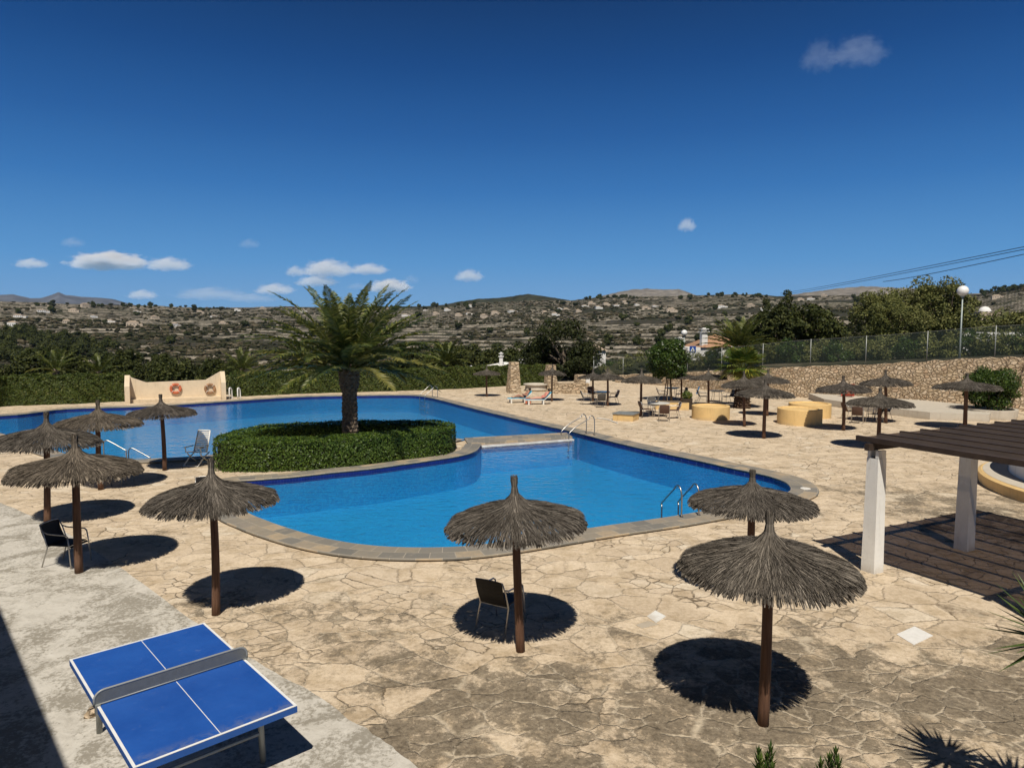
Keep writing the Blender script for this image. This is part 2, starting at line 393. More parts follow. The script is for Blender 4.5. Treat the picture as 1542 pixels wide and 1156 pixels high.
M['roofp']=simple('pale_terracotta',(.40,.315,.235),.85,.25,2)
M['window']=simple('dark_window',(.03,.035,.04),.2,.2,2,spec=.5)
M['globe']=simple('opal_globe',(.80,.79,.76),.35,.04,3,spec=.5)
M['lpole']=simple('pale_green_pole',(.33,.37,.35),.5,.1,4,metal=.3)
M['signb']=simple('blue_sign',(.02,.075,.32),.4,.06,3)
M['wire']=simple('black_cable',(.012,.012,.013),.6,.2,3)
M['wpole']=simple('wooden_utility_pole',(.14,.105,.075),.85,.3,4)
def m_rubble():
    t=NT('rubble_stone'); p=t.pos(); x,y,z=t.sep(p)
    # wall runs diagonally: use distance along it
    u=t.math('SUBTRACT',t.math('MULTIPLY',x,.62),t.math('MULTIPLY',y,.72))
    q=t.comb(u,t.math('MULTIPLY',z,1.25),t.math('MULTIPLY',t.math('ADD',x,y),.25))
    w=t.vadd(t.noise(p,2,3,.6,out='Color'),(.5,.5,.5),'SUBTRACT'); sc=t.n('ShaderNodeVectorMath',operation='SCALE'); t.l(w,sc.inputs[0]); sc.inputs[3].default_value=.36
    q=t.vadd(q,sc.outputs[0])
    e=t.vor(q,4.6,'DISTANCE_TO_EDGE'); c=t.vor(q,4.6,'F1','Color'); r=t.sep(c)[0]
    b=t.ramp(r,[(0,(.47,.355,.225)),(.25,(.63,.49,.33)),(.5,(.55,.42,.28)),(.75,(.70,.57,.41)),(1,(.55,.39,.25))])
    n=t.noise(p,9,5,.7); b=t.mix(t.mr(n,.35,.7,0,.6),b,t.mix(1.0,b,(.72,.70,.68),'MULTIPLY'))
    j=t.mr(e,.0,.10); b=t.mix(j,(.33,.25,.165),b); b=t.mix(t.mr(t.noise(p,1.3,4,.7),.5,.7,0,.5),b,t.mix(1.0,b,(.7,.66,.6),'MULTIPLY'))
    t.col(b).rough(.9,.1)
    t.bump(t.math('ADD',t.mr(e,0,.2),t.math('MULTIPLY',n,.4)),1.0,.09); return t.mat
M['rubble']=m_rubble()
def m_fence():
    t=NT('green_chain_link'); u=t.uvc(); x,y,z=t.sep(u)
    a=t.math('ABSOLUTE',t.math('SUBTRACT',t.math('FRACT',t.math('MULTIPLY',t.math('ADD',x,y),14.0)),.5))
    b=t.math('ABSOLUTE',t.math('SUBTRACT',t.math('FRACT',t.math('MULTIPLY',t.math('SUBTRACT',x,y),14.0)),.5))
    m=t.math('MAXIMUM',t.math('GREATER_THAN',a,.43),t.math('GREATER_THAN',b,.43))
    t.col((.06,.08,.07)).rough(.55,.2)
    tr=t.n('ShaderNodeBsdfTransparent'); mx=t.n('ShaderNodeMixShader'); t.l(m,mx.inputs[0]); t.l(tr.outputs[0],mx.inputs[1]); t.l(t.b.outputs[0],mx.inputs[2]); t.l(mx.outputs[0],t.out.inputs['Surface'])
    return t.mat
M['fence']=m_fence()
def m_terrain():
    t=NT('terraced_hillside'); p=t.pos(); x,y,z=t.sep(p)
    at=t.n('ShaderNodeAttribute'); at.attribute_name='riser'; ri=at.outputs['Fac']
    st=t.comb(t.math('MULTIPLY',x,.02),t.math('MULTIPLY',y,.02),t.math('MULTIPLY',z,.32))
    n1=t.noise(st,1.0,6,.7,.4); n2=t.noise(p,.09,6,.72); n3=t.noise(p,.012,4,.6); n4=t.noise(p,.35,4,.7)
    c=t.ramp(n2,[(.3,(.024,.026,.018)),(.45,(.042,.040,.029)),(.6,(.066,.058,.044)),(.78,(.12,.103,.082))])
    c=t.mix(t.mr(n3,.42,.6,0,.75),c,(.030,.034,.016))
    soil=t.mr(t.math('ADD',t.math('MULTIPLY',n1,.7),t.math('MULTIPLY',n4,.3)),.55,.66); c=t.mix(t.math('MULTIPLY',soil,.7),c,(.17,.14,.10))
    rs=t.math('MULTIPLY',ri,t.mr(t.noise(p,.05,4,.7),.38,.55)); rs=t.math('MULTIPLY',rs,t.mr(n4,.3,.55))
    c=t.mix(rs,c,t.mix(t.noise(p,.7,3,.6),(.22,.19,.145),(.43,.38,.31)))
    t.col(c).rough(.95,.05); t.bump(t.math('ADD',n4,n2),.8,1.0); return t.mat
M['terrain']=m_terrain()
M['mount']=simple('bare_mountain_hazed',(.105,.108,.122),.95,.45,.0045,spec=.05,bump=.0)  # grey rock with the blue haze of distant air mixed into its colour
M['greyhill']=simple('grey_limestone_hill',(.20,.18,.155),.95,.4,.02,spec=.05)
M['greenhill']=simple('wooded_hill',(.038,.040,.024),.95,.5,.03,spec=.05)
M['scrub']=foliage('hill_scrub',[(0,(.022,.026,.013)),(.4,(.042,.042,.022)),(.7,(.075,.066,.040)),(1,(.14,.115,.078))],.9,.05,.05)
M['soil']=simple('dry_soil',(.20,.15,.10),.95,.3,.6,spec=.05)
M['tar']=simple('asphalt',(.06,.06,.058),.9,.2,1)

def m_shade():
    t=NT('brown_shade_cloth'); p=t.obj(); n=t.noise(t.mapp(p,(60,1.5,1)),1,4,.6); k=t.noise(p,1.2,4,.6)
    c=t.ramp(t.math('ADD',t.math('MULTIPLY',n,.5),t.math('MULTIPLY',k,.5)),[(.35,(.036,.027,.022)),(.65,(.066,.050,.041))]); t.col(c).rough(.8,.15)
    tr=t.n('ShaderNodeBsdfTransparent'); tr.inputs['Color'].default_value=(1,.80,.62,1); mx=t.n('ShaderNodeMixShader'); mx.inputs[0].default_value=.105
    t.l(t.b.outputs[0],mx.inputs[1]); t.l(tr.outputs[0],mx.inputs[2]); t.l(mx.outputs[0],t.out.inputs['Surface']); return t.mat
M['shade']=m_shade()
M['pooltread']=simple('pale_blue_tile',(.10,.25,.50),.4,.1,3)
# ------------------------------------------------------------------ smooth polylines
def catmull(P, k=6, closed=False):
    P=[np.asarray(p,float) for p in P]; n=len(P); out=[]
    rngi = range(n) if closed else range(n-1)
    for i in rngi:
        p1,p2=P[i%n],P[(i+1)%n]
        p0=P[(i-1)%n] if (closed or i>0) else 2*p1-p2
        p3=P[(i+2)%n] if (closed or i<n-2) else 2*p2-p1
        for j in range(k):
            s=j/k; out.append(.5*((2*p1)+(-p0+p2)*s+(2*p0-5*p1+4*p2-p3)*s*s+(-p0+3*p1-3*p2+p3)*s**3))
    if not closed: out.append(P[-1])
    return out
def g2(px,py,z=0.0): return G(px,py,z)[:2]
def normals(P):
    P=np.array(P); T=np.zeros_like(P); T[1:-1]=P[2:]-P[:-2]; T[0]=P[1]-P[0]; T[-1]=P[-1]-P[-2]
    T/=np.linalg.norm(T,axis=1)[:,None]; return np.stack([T[:,1],-T[:,0]],1)   # to the right of travel

# pool outline, walked clockwise seen from above: land lies on the LEFT of travel
ZC=.07
near=[g2(*q,ZC) for q in [(352,741),(368,768),(402,784),(440,797),(480,808),(520,816),(560,821),(600,823.5),(650,824),(700,822),(760,815),(830,804),(900,793),(1000,779),(1060,769),(1120,758),(1165,748),(1186,741)]]
rcorner=[g2(*q,ZC) for q in [(1192,736),(1189,729)]]
right=[g2(*q,ZC) for q in [(1178,722),(1150,713.5),(1100,703),(1050,692),(950,670.5),(880,653.5)]]
right2=[g2(*q,ZC) for q in [(868,650.5),(850,646),(800,635),(700,611),(665,602)]]
farc=[g2(*q,ZC) for q in [(645,597.5),(625,595)]]
far=[g2(*q,ZC) for q in [(600,594.5),(540,595),(450,597),(340,604),(270,608.5),(200,612),(100,615),(0,625)]]
lft=[np.array(q) for q in [(-33.5,36.5),(-34.5,34),(-32,31.5)]]
lnear=[g2(*q,ZC) for q in [(-60,640),(0,652),(40,665),(78,677),(98,683),(115,688.5),(150,692.5),(192,691.5),(223,690.5),(270,688),(324,684)]]
iback=[np.array(q) for q in [(-9.4,27.4),(-7.5,28.5),(-5.2,29.0),(-3.4,29.3)]]+[g2(700,661,ZC)]
divb=[g2(717,659.5,ZC),g2(853,651,ZC)]
divf=[g2(862,657.5,ZC),g2(724,667.5,ZC)]
ifront=[g2(*q,ZC) for q in [(722,671.5),(714,678.5),(690,685.5),(640,693),(560,704),(500,710),(440,716.5),(390,720.5),(360,722.5)]]
lend=[g2(*q,ZC) for q in [(345,727),(343,734)]]
# travel: near (left->right), right corner, right wall, far edge (right->left), left, near-left, island back, divider, island front, left end : counter-clockwise
c1=catmull(near+rcorner+right,5); c2=catmull(right2+farc+far+lft+lnear+iback,5)
c3=catmull(ifront+lend+near[:1],5)
POOL=[tuple(p) for p in c1]+[tuple(p) for p in c2]+[tuple(p) for p in divb+divf]+[tuple(p) for p in c3[:-1]]
gap=[]
def strip(P, w, z0, z1, name, mat, flip=False, uvw=1.0):
    P=np.array(P); N=normals(P)            # right of travel = outside for a counter-clockwise walk
    Q=P+N*w; s=np.concatenate([[0],np.cumsum(np.linalg.norm(np.diff(P,axis=0),axis=1))])
    mb=MB(); n=len(P)
    # cross-section: inner bottom, inner top lip, outer top, outer bottom
    ring=[(P+N*.0-N*.02,z1-.045),(P-N*.03,z1-.02),(P-N*.015,z1),(Q-N*.012,z1),(Q,z1-.012),(Q-N*.005,z1-.038),(Q-N*.055,z1-.044),(Q-N*.06,z0)]
    uv=[-.05,-.03,0,w,w+.02,w+.04,w+.08,w+.12]
    V=[];U=[]
    for (A,z),u in zip(ring,uv):
        for i in range(n): V.append((A[i][0],A[i][1],z)); U.append((s[i],u))
    Fc=[]
    for k in range(len(ring)-1):
        for i in range(n-1): Fc.append((k*n+i,(k+1)*n+i,(k+1)*n+i+1,k*n+i+1)[::-1] if not flip else (k*n+i,(k+1)*n+i,(k+1)*n+i+1,k*n+i+1))
    mb.add(V,Fc,0,U); return mb
ZW=-.06
pool=bpy.data.objects.new('swimming_pool',None); col.objects.link(pool); tag(pool,'irregular blue mosaic swimming pool with raised slate coping in the terrace','pool')
mb=MB(); n=len(POOL); P=np.array(POOL)
V=[(p[0],p[1],.0) for p in P]+[(p[0],p[1],-1.15) for p in P]
mb.add(V,[(i,i+n,(i+1)%n+n,(i+1)%n) for i in range(n)])
mb.add([(-40,8,-1.15),(14,8,-1.15),(14,55,-1.15),(-40,55,-1.15)],[(0,1,2,3)])
mb.build('basin',M['pool'],pool)
bm_=strip(c1+[np.array(right2[0])*.0+c2[0]],.72,-.02,ZC,'',None); bm_.build('coping',M['coping'],pool)
b=strip(c2,.62,-.02,ZC,'',None); b.build('coping',M['coping'],pool)
b=strip([divf[1]]+c3+[c1[1]],.62,-.02,ZC-.004,'',None); b.build('coping',M['coping'],pool)
# divider slab between the two basins
dv=MB(); A=[divb[0]+np.array((-.5,.1)),divb[1],divf[0],divf[1]+np.array((-.5,-.1))]
Vd=[(p[0],p[1],z) for z in (-.02,ZC+.003) for p in A]
dv.add(Vd,[(0,1,2,3),(7,6,5,4),(0,4,5,1),(1,5,6,2),(2,6,7,3),(3,7,4,0)],0,[(p[0],p[1]) for _ in (0,1) for p in A])
dv.build('divider_coping',M['coping'],pool)
dl=MB(); d0,d1=divf[1],divf[0]; nn=np.array([(d1-d0)[1],-(d1-d0)[0]]); nn/=np.linalg.norm(nn)
q=[d0,d1,d1+nn*.16,d0+nn*.16]; dl.add([(p[0],p[1],z) for z in (-.07,-.015) for p in q],[(0,1,2,3),(7,6,5,4),(0,4,5,1),(1,5,6,2),(2,6,7,3),(3,7,4,0)]); dl.build('white_lip',M['white'],pool)
def sheet(name, poly, z, mat, holes=(), parent=None, up=True):
    pts=[Vector((p[0],p[1],0)) for p in poly]; loops=[pts]+[[Vector((p[0],p[1],0)) for p in h] for h in holes]
    allp=[p for l in loops for p in l]; Fc=[]
    for t in tessellate_polygon(loops):
        a,b,c=[allp[i] for i in t]
        if abs((b-a).cross(c-a).z)<1e-9: continue
        Fc.append(tuple(t) if (b-a).cross(c-a).z>0 else (t[0],t[2],t[1]))
    return MB().add([(p.x,p.y,z) for p in allp],Fc).build(name,mat,parent)
tag(sheet('pool_water',POOL,ZW,M['water']),kind='structure')
DECK=[(-48,-10),(40,-10),(40,30),(32,37.0),(27.5,41),(24,44),(10.5,63),(0,60),(-8,55),(-19,49.5),(-26,46),(-48,38)]
tag(sheet('terrace',DECK,0,M['deck'],[POOL]),kind='structure')
edge=catmull([g2(*q) for q in [(-60,738),(0,757),(50,777),(100,801),(150,834),(200,868),(260,912),(330,962),(400,1004),(470,1043),(540,1090),(590,1124),(630,1156)]]+[np.array((.2,5.8)),np.array((1.2,4.6))],5)
poly=[tuple(p+rng.normal(0,.012,2)) for p in edge]+[(1.2,-9),(-30,-9),(-30,22)]
tag(sheet('path',poly,.004,M['path']),kind='structure')
# pool terrace loose pale flags
for i,(c,lab) in enumerate([([(1350,955),(1377,943),(1405,957),(1376,971)],'square cream paving flag lying on the stained paving'),([(974,928),(987,919),(1003,928),(988,938)],'small white broken flag in the crazy paving behind the tall straw umbrella'),([(957,941),(975,935),(992,940),(967,946)],'grey flat stone chip beside the white broken flag')]):
    q=[g2(*p) for p in c]; o=MB().prism([tuple(p) for p in q],-.02,.008).build('paving_flag',M[['wtowel','white','cement'][i]]); tag(o,lab,'paving stone')

# ------------------------------------------------------------------ straw umbrellas
def prof(r):      # thatch surface, r in 0..1 of the rim radius 1 -> height
    return np.interp(r,[0,.05,.085,.14,.22,.35,.55,.8,1.0,1.12],[2.33,2.32,2.27,2.205,2.155,2.115,2.06,1.985,1.905,1.845])
def thatch_mesh(seed, n):
    g=np.random.default_rng(seed); mb=MB()
    # inner shell of packed straw
    rr=np.array([.03,.085,.14,.22,.33,.40]); mb.lathe([(r,float(prof(r))-.03) for r in rr[::-1]],28,f=lambda a,z:1+.03*math.sin(7*a+z*9),m=1)
    a=g.uniform(0,2*math.pi,n); t=g.random(n); r0=.05+.80*t**.80; ncl=96; a=np.where(r0>.33,(np.round(a/(2*math.pi)*ncl)+g.normal(0,.165,n))*2*math.pi/ncl,a)
    ln=g.uniform(.22,.5,n)*np.where(r0>.6,.75,1.0); r1=np.minimum(r0+ln, .99+.012*np.sin(5*a+seed)+.010*np.sin(11*a)+np.abs(g.normal(0,.022,n)))
    r1=np.maximum(r1,r0+.08); lift=g.uniform(-.012,.035,n)*np.where(r0>.15,1,.4); w=g.uniform(.0016,.0043,n)
    da=g.normal(0,.05,n)/np.maximum(r0,.25)*.6; K=4; V=np.zeros((n,K,2,3))
    tilt=g.uniform(-.9,.9,n)
    for k in range(K):
        s=k/(K-1); r=r0+(r1-r0)*s; sag=(.022*np.sin(3*a+seed)+.012*np.sin(7*a+2*seed)+.008*np.sin(13*a))*r**2; z=prof(r)+sag+lift*(.25+.75*s)-.012*(1-s)-np.where(r>.98,(r-.98)*.9,0)
        aa=a+da*s; ww=w*(1.0 if k<K-1 else .45)
        for e,sg in ((0,-1),(1,1)):
            V[:,k,e,0]=r*np.cos(aa)-sg*ww*np.sin(aa)*np.cos(tilt); V[:,k,e,1]=r*np.sin(aa)+sg*ww*np.cos(aa)*np.cos(tilt); V[:,k,e,2]=z+sg*ww*np.sin(tilt)
    base=(np.arange(n)*K*2)[:,None]; Fs=[]
    for k in range(K-1): Fs.append(base+np.array([[2*k,2*k+1,2*k+3,2*k+2]]))
    mb.add(V.reshape(-1,3),np.concatenate(Fs))
    # underside fringe
    m=n//14; a=g.uniform(0,2*math.pi,m); r0=g.uniform(.78,.95,m); r1=g.uniform(.98,1.05,m); V=np.zeros((m,2,2,3))
    for k,(r,dz) in enumerate(((r0,-.035),(r1,-.06))):
        for e,sg in ((0,-1),(1,1)):
            V[:,k,e,0]=r*np.cos(a)-sg*.006*np.sin(a); V[:,k,e,1]=r*np.sin(a)+sg*.006*np.cos(a); V[:,k,e,2]=prof(r)+dz+g.uniform(-.03,.02,m)
    mb.add(V.reshape(-1,3),(np.arange(m)*4)[:,None]+np.array([[0,1,3,2]]))
    # spike: a bound bundle of upright straws
    m=240; a=g.uniform(0,2*math.pi,m); V=np.zeros((m,4,2,3)); top=g.uniform(2.47,2.56,m); rad=np.sqrt(g.uniform(.15,1,m))
    for k,(rb,zz) in enumerate(((.115,2.22),(.062,2.31),(.046,2.40),(.060,None))):
        r=rad*rb; z=top if zz is None else np.full(m,zz)
        for e,sg in ((0,-1),(1,1)):
            V[:,k,e,0]=r*np.cos(a)-sg*.0045*np.sin(a); V[:,k,e,1]=r*np.sin(a)+sg*.0045*np.cos(a); V[:,k,e,2]=z
    base=(np.arange(m)*8)[:,None]
    mb.add(V.reshape(-1,3),np.concatenate([base+np.array([[2*k,2*k+1,2*k+3,2*k+2]]) for k in range(3)]))
    mb.lathe([(.085,2.22),(.05,2.31),(.038,2.40),(.03,2.46)],10,m=1)
    return mb.mesh('thatch_canopy',[M['thatch'],M['core']])
THATCH=[thatch_mesh(s,13500) for s in (1,2,3)]
def make_umbrella(k):
    t=thing('straw_umbrella','x','umbrella',group='straw umbrellas on the pool terrace')
    p=MB(); g=np.random.default_rng(90+k); bx,by=g.normal(0,.010,2)
    p.tube([(bx*math.sin(q*3.1),by*math.sin(q*3.1),-.05+q*2.2) for q in np.linspace(0,1,9)],[.068-.012*q for q in np.linspace(0,1,9)],14); p.build('pole',M['pole'],t,True)
    c=bpy.data.objects.new('thatch_canopy',THATCH[k]); col.objects.link(c); c.parent=t
    h=MB(); h.tube([(0,0,1.93),(0,0,1.99)],[.10,.10],12)
    for j in range(8):
        a=j*math.pi/4+.2; h.tube([(.06*math.cos(a),.06*math.sin(a),1.97),(.55*math.cos(a),.55*math.sin(a),1.995)],.014,6)
    h.build('rib_frame',M['pole'],t); return t
UP=[make_umbrella(k) for k in range(3)]
UMB=[ # base px, apex px, rim radius, label
 ((1149,1090),(1160,770),1.04,'big straw umbrella closest to the camera, spike straight and pole on stained paving'),
 ((784,980),(774,717),1.02,'straw umbrella with a black armchair in its round shadow by the pool curve'),
 ((325,925),(316,692),1.05,'straw umbrella just behind the blue table tennis table, its rim over the pool coping'),
 ((119,862),(112,655),1.15,'straw umbrella whose pole stands before a black chair on the concrete path edge'),
 ((71,790),(70,620),1.15,'straw umbrella with rim cut by the picture edge, pole beside the concrete path'),
 ((152,737),(148,603),1.13,'straw umbrella over pale metal table legs near the handrail of the pool'),
 ((248,708),(241,594),1.08,'straw umbrella beside the white folding chair at the pool edge'),
 ((1128,895),(1134,708),1.08,'lower straw umbrella half hidden behind the big one, near the chrome pool ladder'),
 ((733,597),(733,551),.97,'small distant straw umbrella in front of the clipped hedge, left of the stone pillar'),
 ((831,604),(832,549),.90,'distant straw umbrella beside the sunbathers on white loungers'),
 ((893,604),(893,556),1.0,'distant straw umbrella, the rear one over the dark table set'),
 ((915,611),(915,555),1.02,'distant straw umbrella, the front one over the dark table set'),
 ((965,627),(966,555),1.08,'straw umbrella beside the low ochre bench with a slate top'),
 ((1026,604),(1026,556),1.0,'distant straw umbrella partly hidden behind the round clipped tree'),
 ((1067,612),(1067,555),1.10,'straw umbrella behind the lone ochre drum near the dark planter'),
 ((1121,642),(1120,559),1.05,'straw umbrella right in front of the thick fan palm trunk'),
 ((1150,660),(1153,571),1.17,'straw umbrella with a dark thick pole, foremost of the three by the fan palm'),
 ((1155,626),(1157,556),1.10,'straw umbrella rearmost of the three beside the fan palm'),
 ((1270,648),(1270,566),1.17,'straw umbrella throwing its shadow onto the ochre drum'),
 ((1322,676),(1326,584),1.20,'straw umbrella rising right behind the corner of the brown pergola'),
 ((1334,637),(1334,557),1.17,'straw umbrella over the round table set by the rubble wall'),
 ((1453,646),(1457,562),1.38,'wide straw umbrella with a reddish pole beside the round bush'),
]
for i,(b,a,r,lab) in enumerate(UMB):
    g=G(*b); h=AT(a[0],a[1],g[1])[2]; k=i%3
    o=UP[k] if i<3 else dup(UP[k],g)
    o.location=Vector(g); o.rotation_mode='ZYX'; lean=math.atan2(AT(a[0],a[1],g[1])[0]-g[0],h); o.rotation_euler=(random.uniform(-.012,.012),max(-.06,min(.06,lean)),random.uniform(0,6.28)); o.scale=(r*.965*random.uniform(.97,1.03),r*.965*random.uniform(.97,1.03),h/2.54); o['label']=lab

# ------------------------------------------------------------------ chairs and tables
def make_chair(name,label,weave,group=None,metal='alu'):
    t=thing(name,label,'chair',group=group); s=MB()
    s.box((0,.02,.435),(.46,.44,.02),m=0); s.add([(-.23,-.22,.425),(.23,-.22,.425),(.23,-.26,.40),(-.23,-.26,.40)],[(0,1,2,3)]); s.build('seat',M[weave],t)
    b=MB(); n=7
    V=[];
    for i in range(n):
        q=i/(n-1); y=.22+.16*q+.03*math.sin(q*3); z=.42+.42*q
        for x in np.linspace(-.23,.23,5): V.append((x,y-.035*(1-(x/.23)**2)*0+.02*(1-(x/.23)**2),z+.015*(1-(x/.23)**2)*q))
    V2=[(x,y+.018,z) for x,y,z in V]; N=len(V); Fc=[]
    for i in range(n-1):
        for j in range(4):
            a=i*5+j; Fc.append((a,a+1,a+6,a+5)); Fc.append((a+N,a+5+N,a+6+N,a+1+N))
    for i in range(n-1): Fc.append((i*5,i*5+5,i*5+5+N,i*5+N)); Fc.append((i*5+4,i*5+4+N,i*5+9+N,i*5+9))
    e=(n-1)*5
    for j in range(4): Fc.append((e+j,e+j+1,e+j+1+N,e+j+N))
    b.add(V+V2,Fc); b.build('backrest',M[weave],t)
    for sx in (-1,1):
        MB().tube([(sx*.265,-.27,0),(sx*.255,-.235,.43),(sx*.25,-.21,.62)],.0125,8).build('leg',M[metal],t,True)
        MB().tube([(sx*.265,.36,0),(sx*.25,.23,.40),(sx*.245,.31,.66),(sx*.235,.385,.83)],.0125,8).build('leg',M[metal],t,True)
        MB().tube([(sx*.25,-.21,.62),(sx*.255,-.16,.655),(sx*.255,.05,.66),(sx*.25,.22,.67),(sx*.24,.31,.70)],.014,8).build('armrest',M[metal],t,True)
    for y_ in (-.2,.23): MB().tube([(-.25,y_,.41),(.25,y_,.41)],.011,8).build('cross_rail',M[metal],t,True)
    f=MB()
    f.tube([(-.235,.385,.83),(-.12,.40,.845),(.12,.40,.845),(.235,.385,.83)],.012,8); f.build('back_rail',M[metal],t,True); return t
CB=make_chair('terrace_chair','black woven armchair with metal legs under the umbrella by the concrete path','black'); CB.location=Vector(G(104,849)); CB.rotation_euler=(0,0,R(82))
dup(CB,G(756,941),R(150),'black armchair standing in the round shadow of the umbrella by the pool curve',scale=1.0)
dup(CB,G(309,768),R(20),'metal armchair mostly hidden behind the spike of the umbrella near the white folding chair',scale=.95)
CBR=make_chair('terrace_chair','x','brown'); CG=make_chair('terrace_chair','x','greyw')
usedp={}
def chair(proto,px,py,face,label,group):
    g=G(px,py); k=proto.name
    if k not in usedp and proto is not CB: usedp[k]=1; o=proto; o.location=Vector(g); o.rotation_euler=(0,0,R(face)); o['label']=label; o['group']=group
    else: o=dup(proto,g,R(face),label,group)
    return o
# facing: 0 looks to the camera (-Y), 90 looks to +X
def make_table(label,top,legm,r=.5,pos=(0,0,0),h=.73,group=None):
    t=thing('garden_table',label,'table',pos,group=group)
    MB().lathe([(.02,h-.03),(r-.01,h-.03),(r,h-.022),(r,h-.006),(r-.008,h),(.0,h)],36).build('tabletop',M[top],t)
    for j in range(4):
        a=math.pi/4+j*math.pi/2; MB().tube([(.66*r*math.cos(a),.66*r*math.sin(a),h-.03),(.62*r*math.cos(a),.62*r*math.sin(a),.4),(.78*r*math.cos(a),.78*r*math.sin(a),0)],.016,8).build('leg',M[legm],t,True)
    ap=MB(); ap.lathe([(.6*r,h-.075),(.66*r,h-.075),(.66*r,h-.031),(.6*r,h-.031)],24); ap.build('apron',M[legm],t); return t
GS='chairs around the garden tables'
make_table('round dark glass table under the paired distant umbrellas','glass_top','alu',.52,G(906,607))
chair(CG,884,609,95,'grey armchair on the left of the dark round table under the paired umbrellas',GS)
chair(CBR,893,602,20,'brown armchair behind the dark round table under the paired umbrellas',GS)
chair(CG,904,613,185,'grey armchair in front of the dark round table, its back to the pool',GS)
chair(CBR,922,608,-80,'brown armchair pulled away on the right of the dark round table',GS)
make_table('round cream topped table beside the ochre bench','wtop','alu',.58,G(992,627))
chair(CBR,973,628,100,'brown armchair between the bench umbrella and the cream round table',GS)
chair(CBR,1000,634,170,'reddish brown armchair in front of the cream round table',GS)
chair(CBR,1013,630,-90,'brown armchair on the right of the cream round table, next to the ochre planter',GS)
chair(CG,984,621,10,'grey armchair behind the cream round table',GS)
make_table('dark table in the shade of the round clipped tree','glass_top','galv',.5,G(1012,600))
chair(CBR,998,604,85,'tall brown armchair left of the shaded table under the clipped tree',GS)
chair(CB,1025,603,-85,'black armchair right of the shaded table under the clipped tree',GS)
make_table('small blue grey table behind the lone ochre drum','glass_top','alu',.5,G(1079,605))
chair(CG,1059,607,85,'grey armchair with a blue towel, behind the left of the lone ochre drum',GS)
chair(CG,1096,607,-80,'grey armchair behind the right of the lone ochre drum',GS)
make_table('round grey table by the rubble wall under two umbrellas','glass_top','alu',.6,G(1303,631))
chair(CBR,1280,631,95,'red brown armchair leftmost at the grey round table by the rubble wall',GS)
chair(CBR,1291,637,150,'red brown armchair with its back turned at the grey round table by the wall',GS)
chair(CB,1316,636,-150,'black armchair in front of the grey round table by the wall',GS)
chair(CG,1329,631,-90,'grey armchair rightmost at the grey round table by the wall',GS)
# square pale table under the umbrella near the handrail
t=thing('garden_table','square pale metal table under the straw umbrella near the pool handrail','table',G(152,728)); 
MB().box((0,0,.70),(1.15,.8,.03)).build('tabletop',M['wtop'],t)
for sx in (-1,1):
    for sy in (-1,1): MB().tube([(sx*.52,sy*.34,.685),(sx*.54,sy*.36,0)],.02,8).build('leg',M['alu'],t,True)
dup(CB,G(181,728),R(175),'metal armchair with thin legs right of the pale table under the umbrella',scale=.95)

# white folding deck chair at the pool edge
t=thing('folding_deck_chair','white folding deck chair with slatted back at the pool edge','chair',G(297,699.5),R(168))
f=MB()
for sx in (-.27,.27):
    f.tube([(sx,.36,0),(sx,-.02,.28),(sx,-.3,.40)],.02,8); 
f.tube([(-.27,-.38,.02),(.27,-.38,.02)],.02,8); f.tube([(-.27,.36,.02),(.27,.36,.02)],.02,8); f.build('front_leg_frame',M['wplastic'],t,True)
for sx in (-.24,.24): MB().tube([(sx,-.38,0),(sx,.05,.30),(sx,.16,.42)],.02,8).build('rear_leg',M['wplastic'],t,True)
f=MB()
for sx in (-.25,.25): f.tube([(sx,-.18,.40),(sx*.97,-.33,.8),(sx*.9,-.44,1.12)],.022,8)
f.tube([(-.225,-.44,1.12),(.225,-.44,1.12)],.022,8); f.build('back_frame',M['wplastic'],t,True)
s=MB()
for k in range(11):
    q=k/10; s.box((0,-.20-.22*q,.46+.60*q),(.44,.012,.045))
s.build('back_slats',M['wplastic'],t)
s=MB()
for k in range(7): s.box((0,-.16+.07*k,.415+.01*k),(.48,.05,.015))
s.build('seat_slats',M['wplastic'],t)
for sx in (-.29,.29): MB().box((sx,.02,.62),(.05,.5,.025)).build('armrest',M['wplastic'],t); 
for sx in (-.29,.29): MB().tube([(sx,.2,.61),(sx,.16,.42)],.014,6).build('arm_support',M['wplastic'],t)

# ------------------------------------------------------------------ table tennis table
a=.739; ca,sa=math.cos(a),math.sin(a)
t=thing('table_tennis_table','blue outdoor table tennis table with grey metal net on the concrete path','table',(-3.69,7.375,0),a)
L,Wd,z=2.74,1.525,.76
mb=MB(); mb.box((0,0,z-.0125),(Wd-.004,L-.004,.025)); mb.build('playing_top',M['tblue'],t)
fr=MB()
for sx in (-1,1): fr.box((sx*(Wd/2-.012),0,z-.040),(.024,L,.06))
for sy in (-1,1): fr.box((0,sy*(L/2-.012),z-.040),(Wd-.05,.024,.06))
fr.build('edge_frame',M['tblue2'],t)
ln=MB()
for sx in (-1,1): ln.box((sx*(Wd/2-.013),0,z+.001),(.026,L,.004))
for sy in (-1,1): ln.box((0,sy*(L/2-.013),z+.001),(Wd-.054,.026,.004))
ln.box((0,L/4-.006,z+.001),(.007,L/2-.05,.003)); ln.box((0,-L/4+.006,z+.001),(.007,L/2-.05,.003)); ln.build('boundary_lines',M['line'],t)
nw=.785; net=[]
for k in range(9): q=k/8*math.pi/2; net.append((nw-.10+.10*math.sin(q)*1.0, .065+.085*math.cos(q)) if False else (nw-.10+.10*math.cos(math.pi/2-q), .06+.09*math.sin(math.pi/2-q)))
prof_=[(-x,zz) for x,zz in net[::-1]]+net
outl=[(-nw,.0)]+prof_+[(nw,.0)]
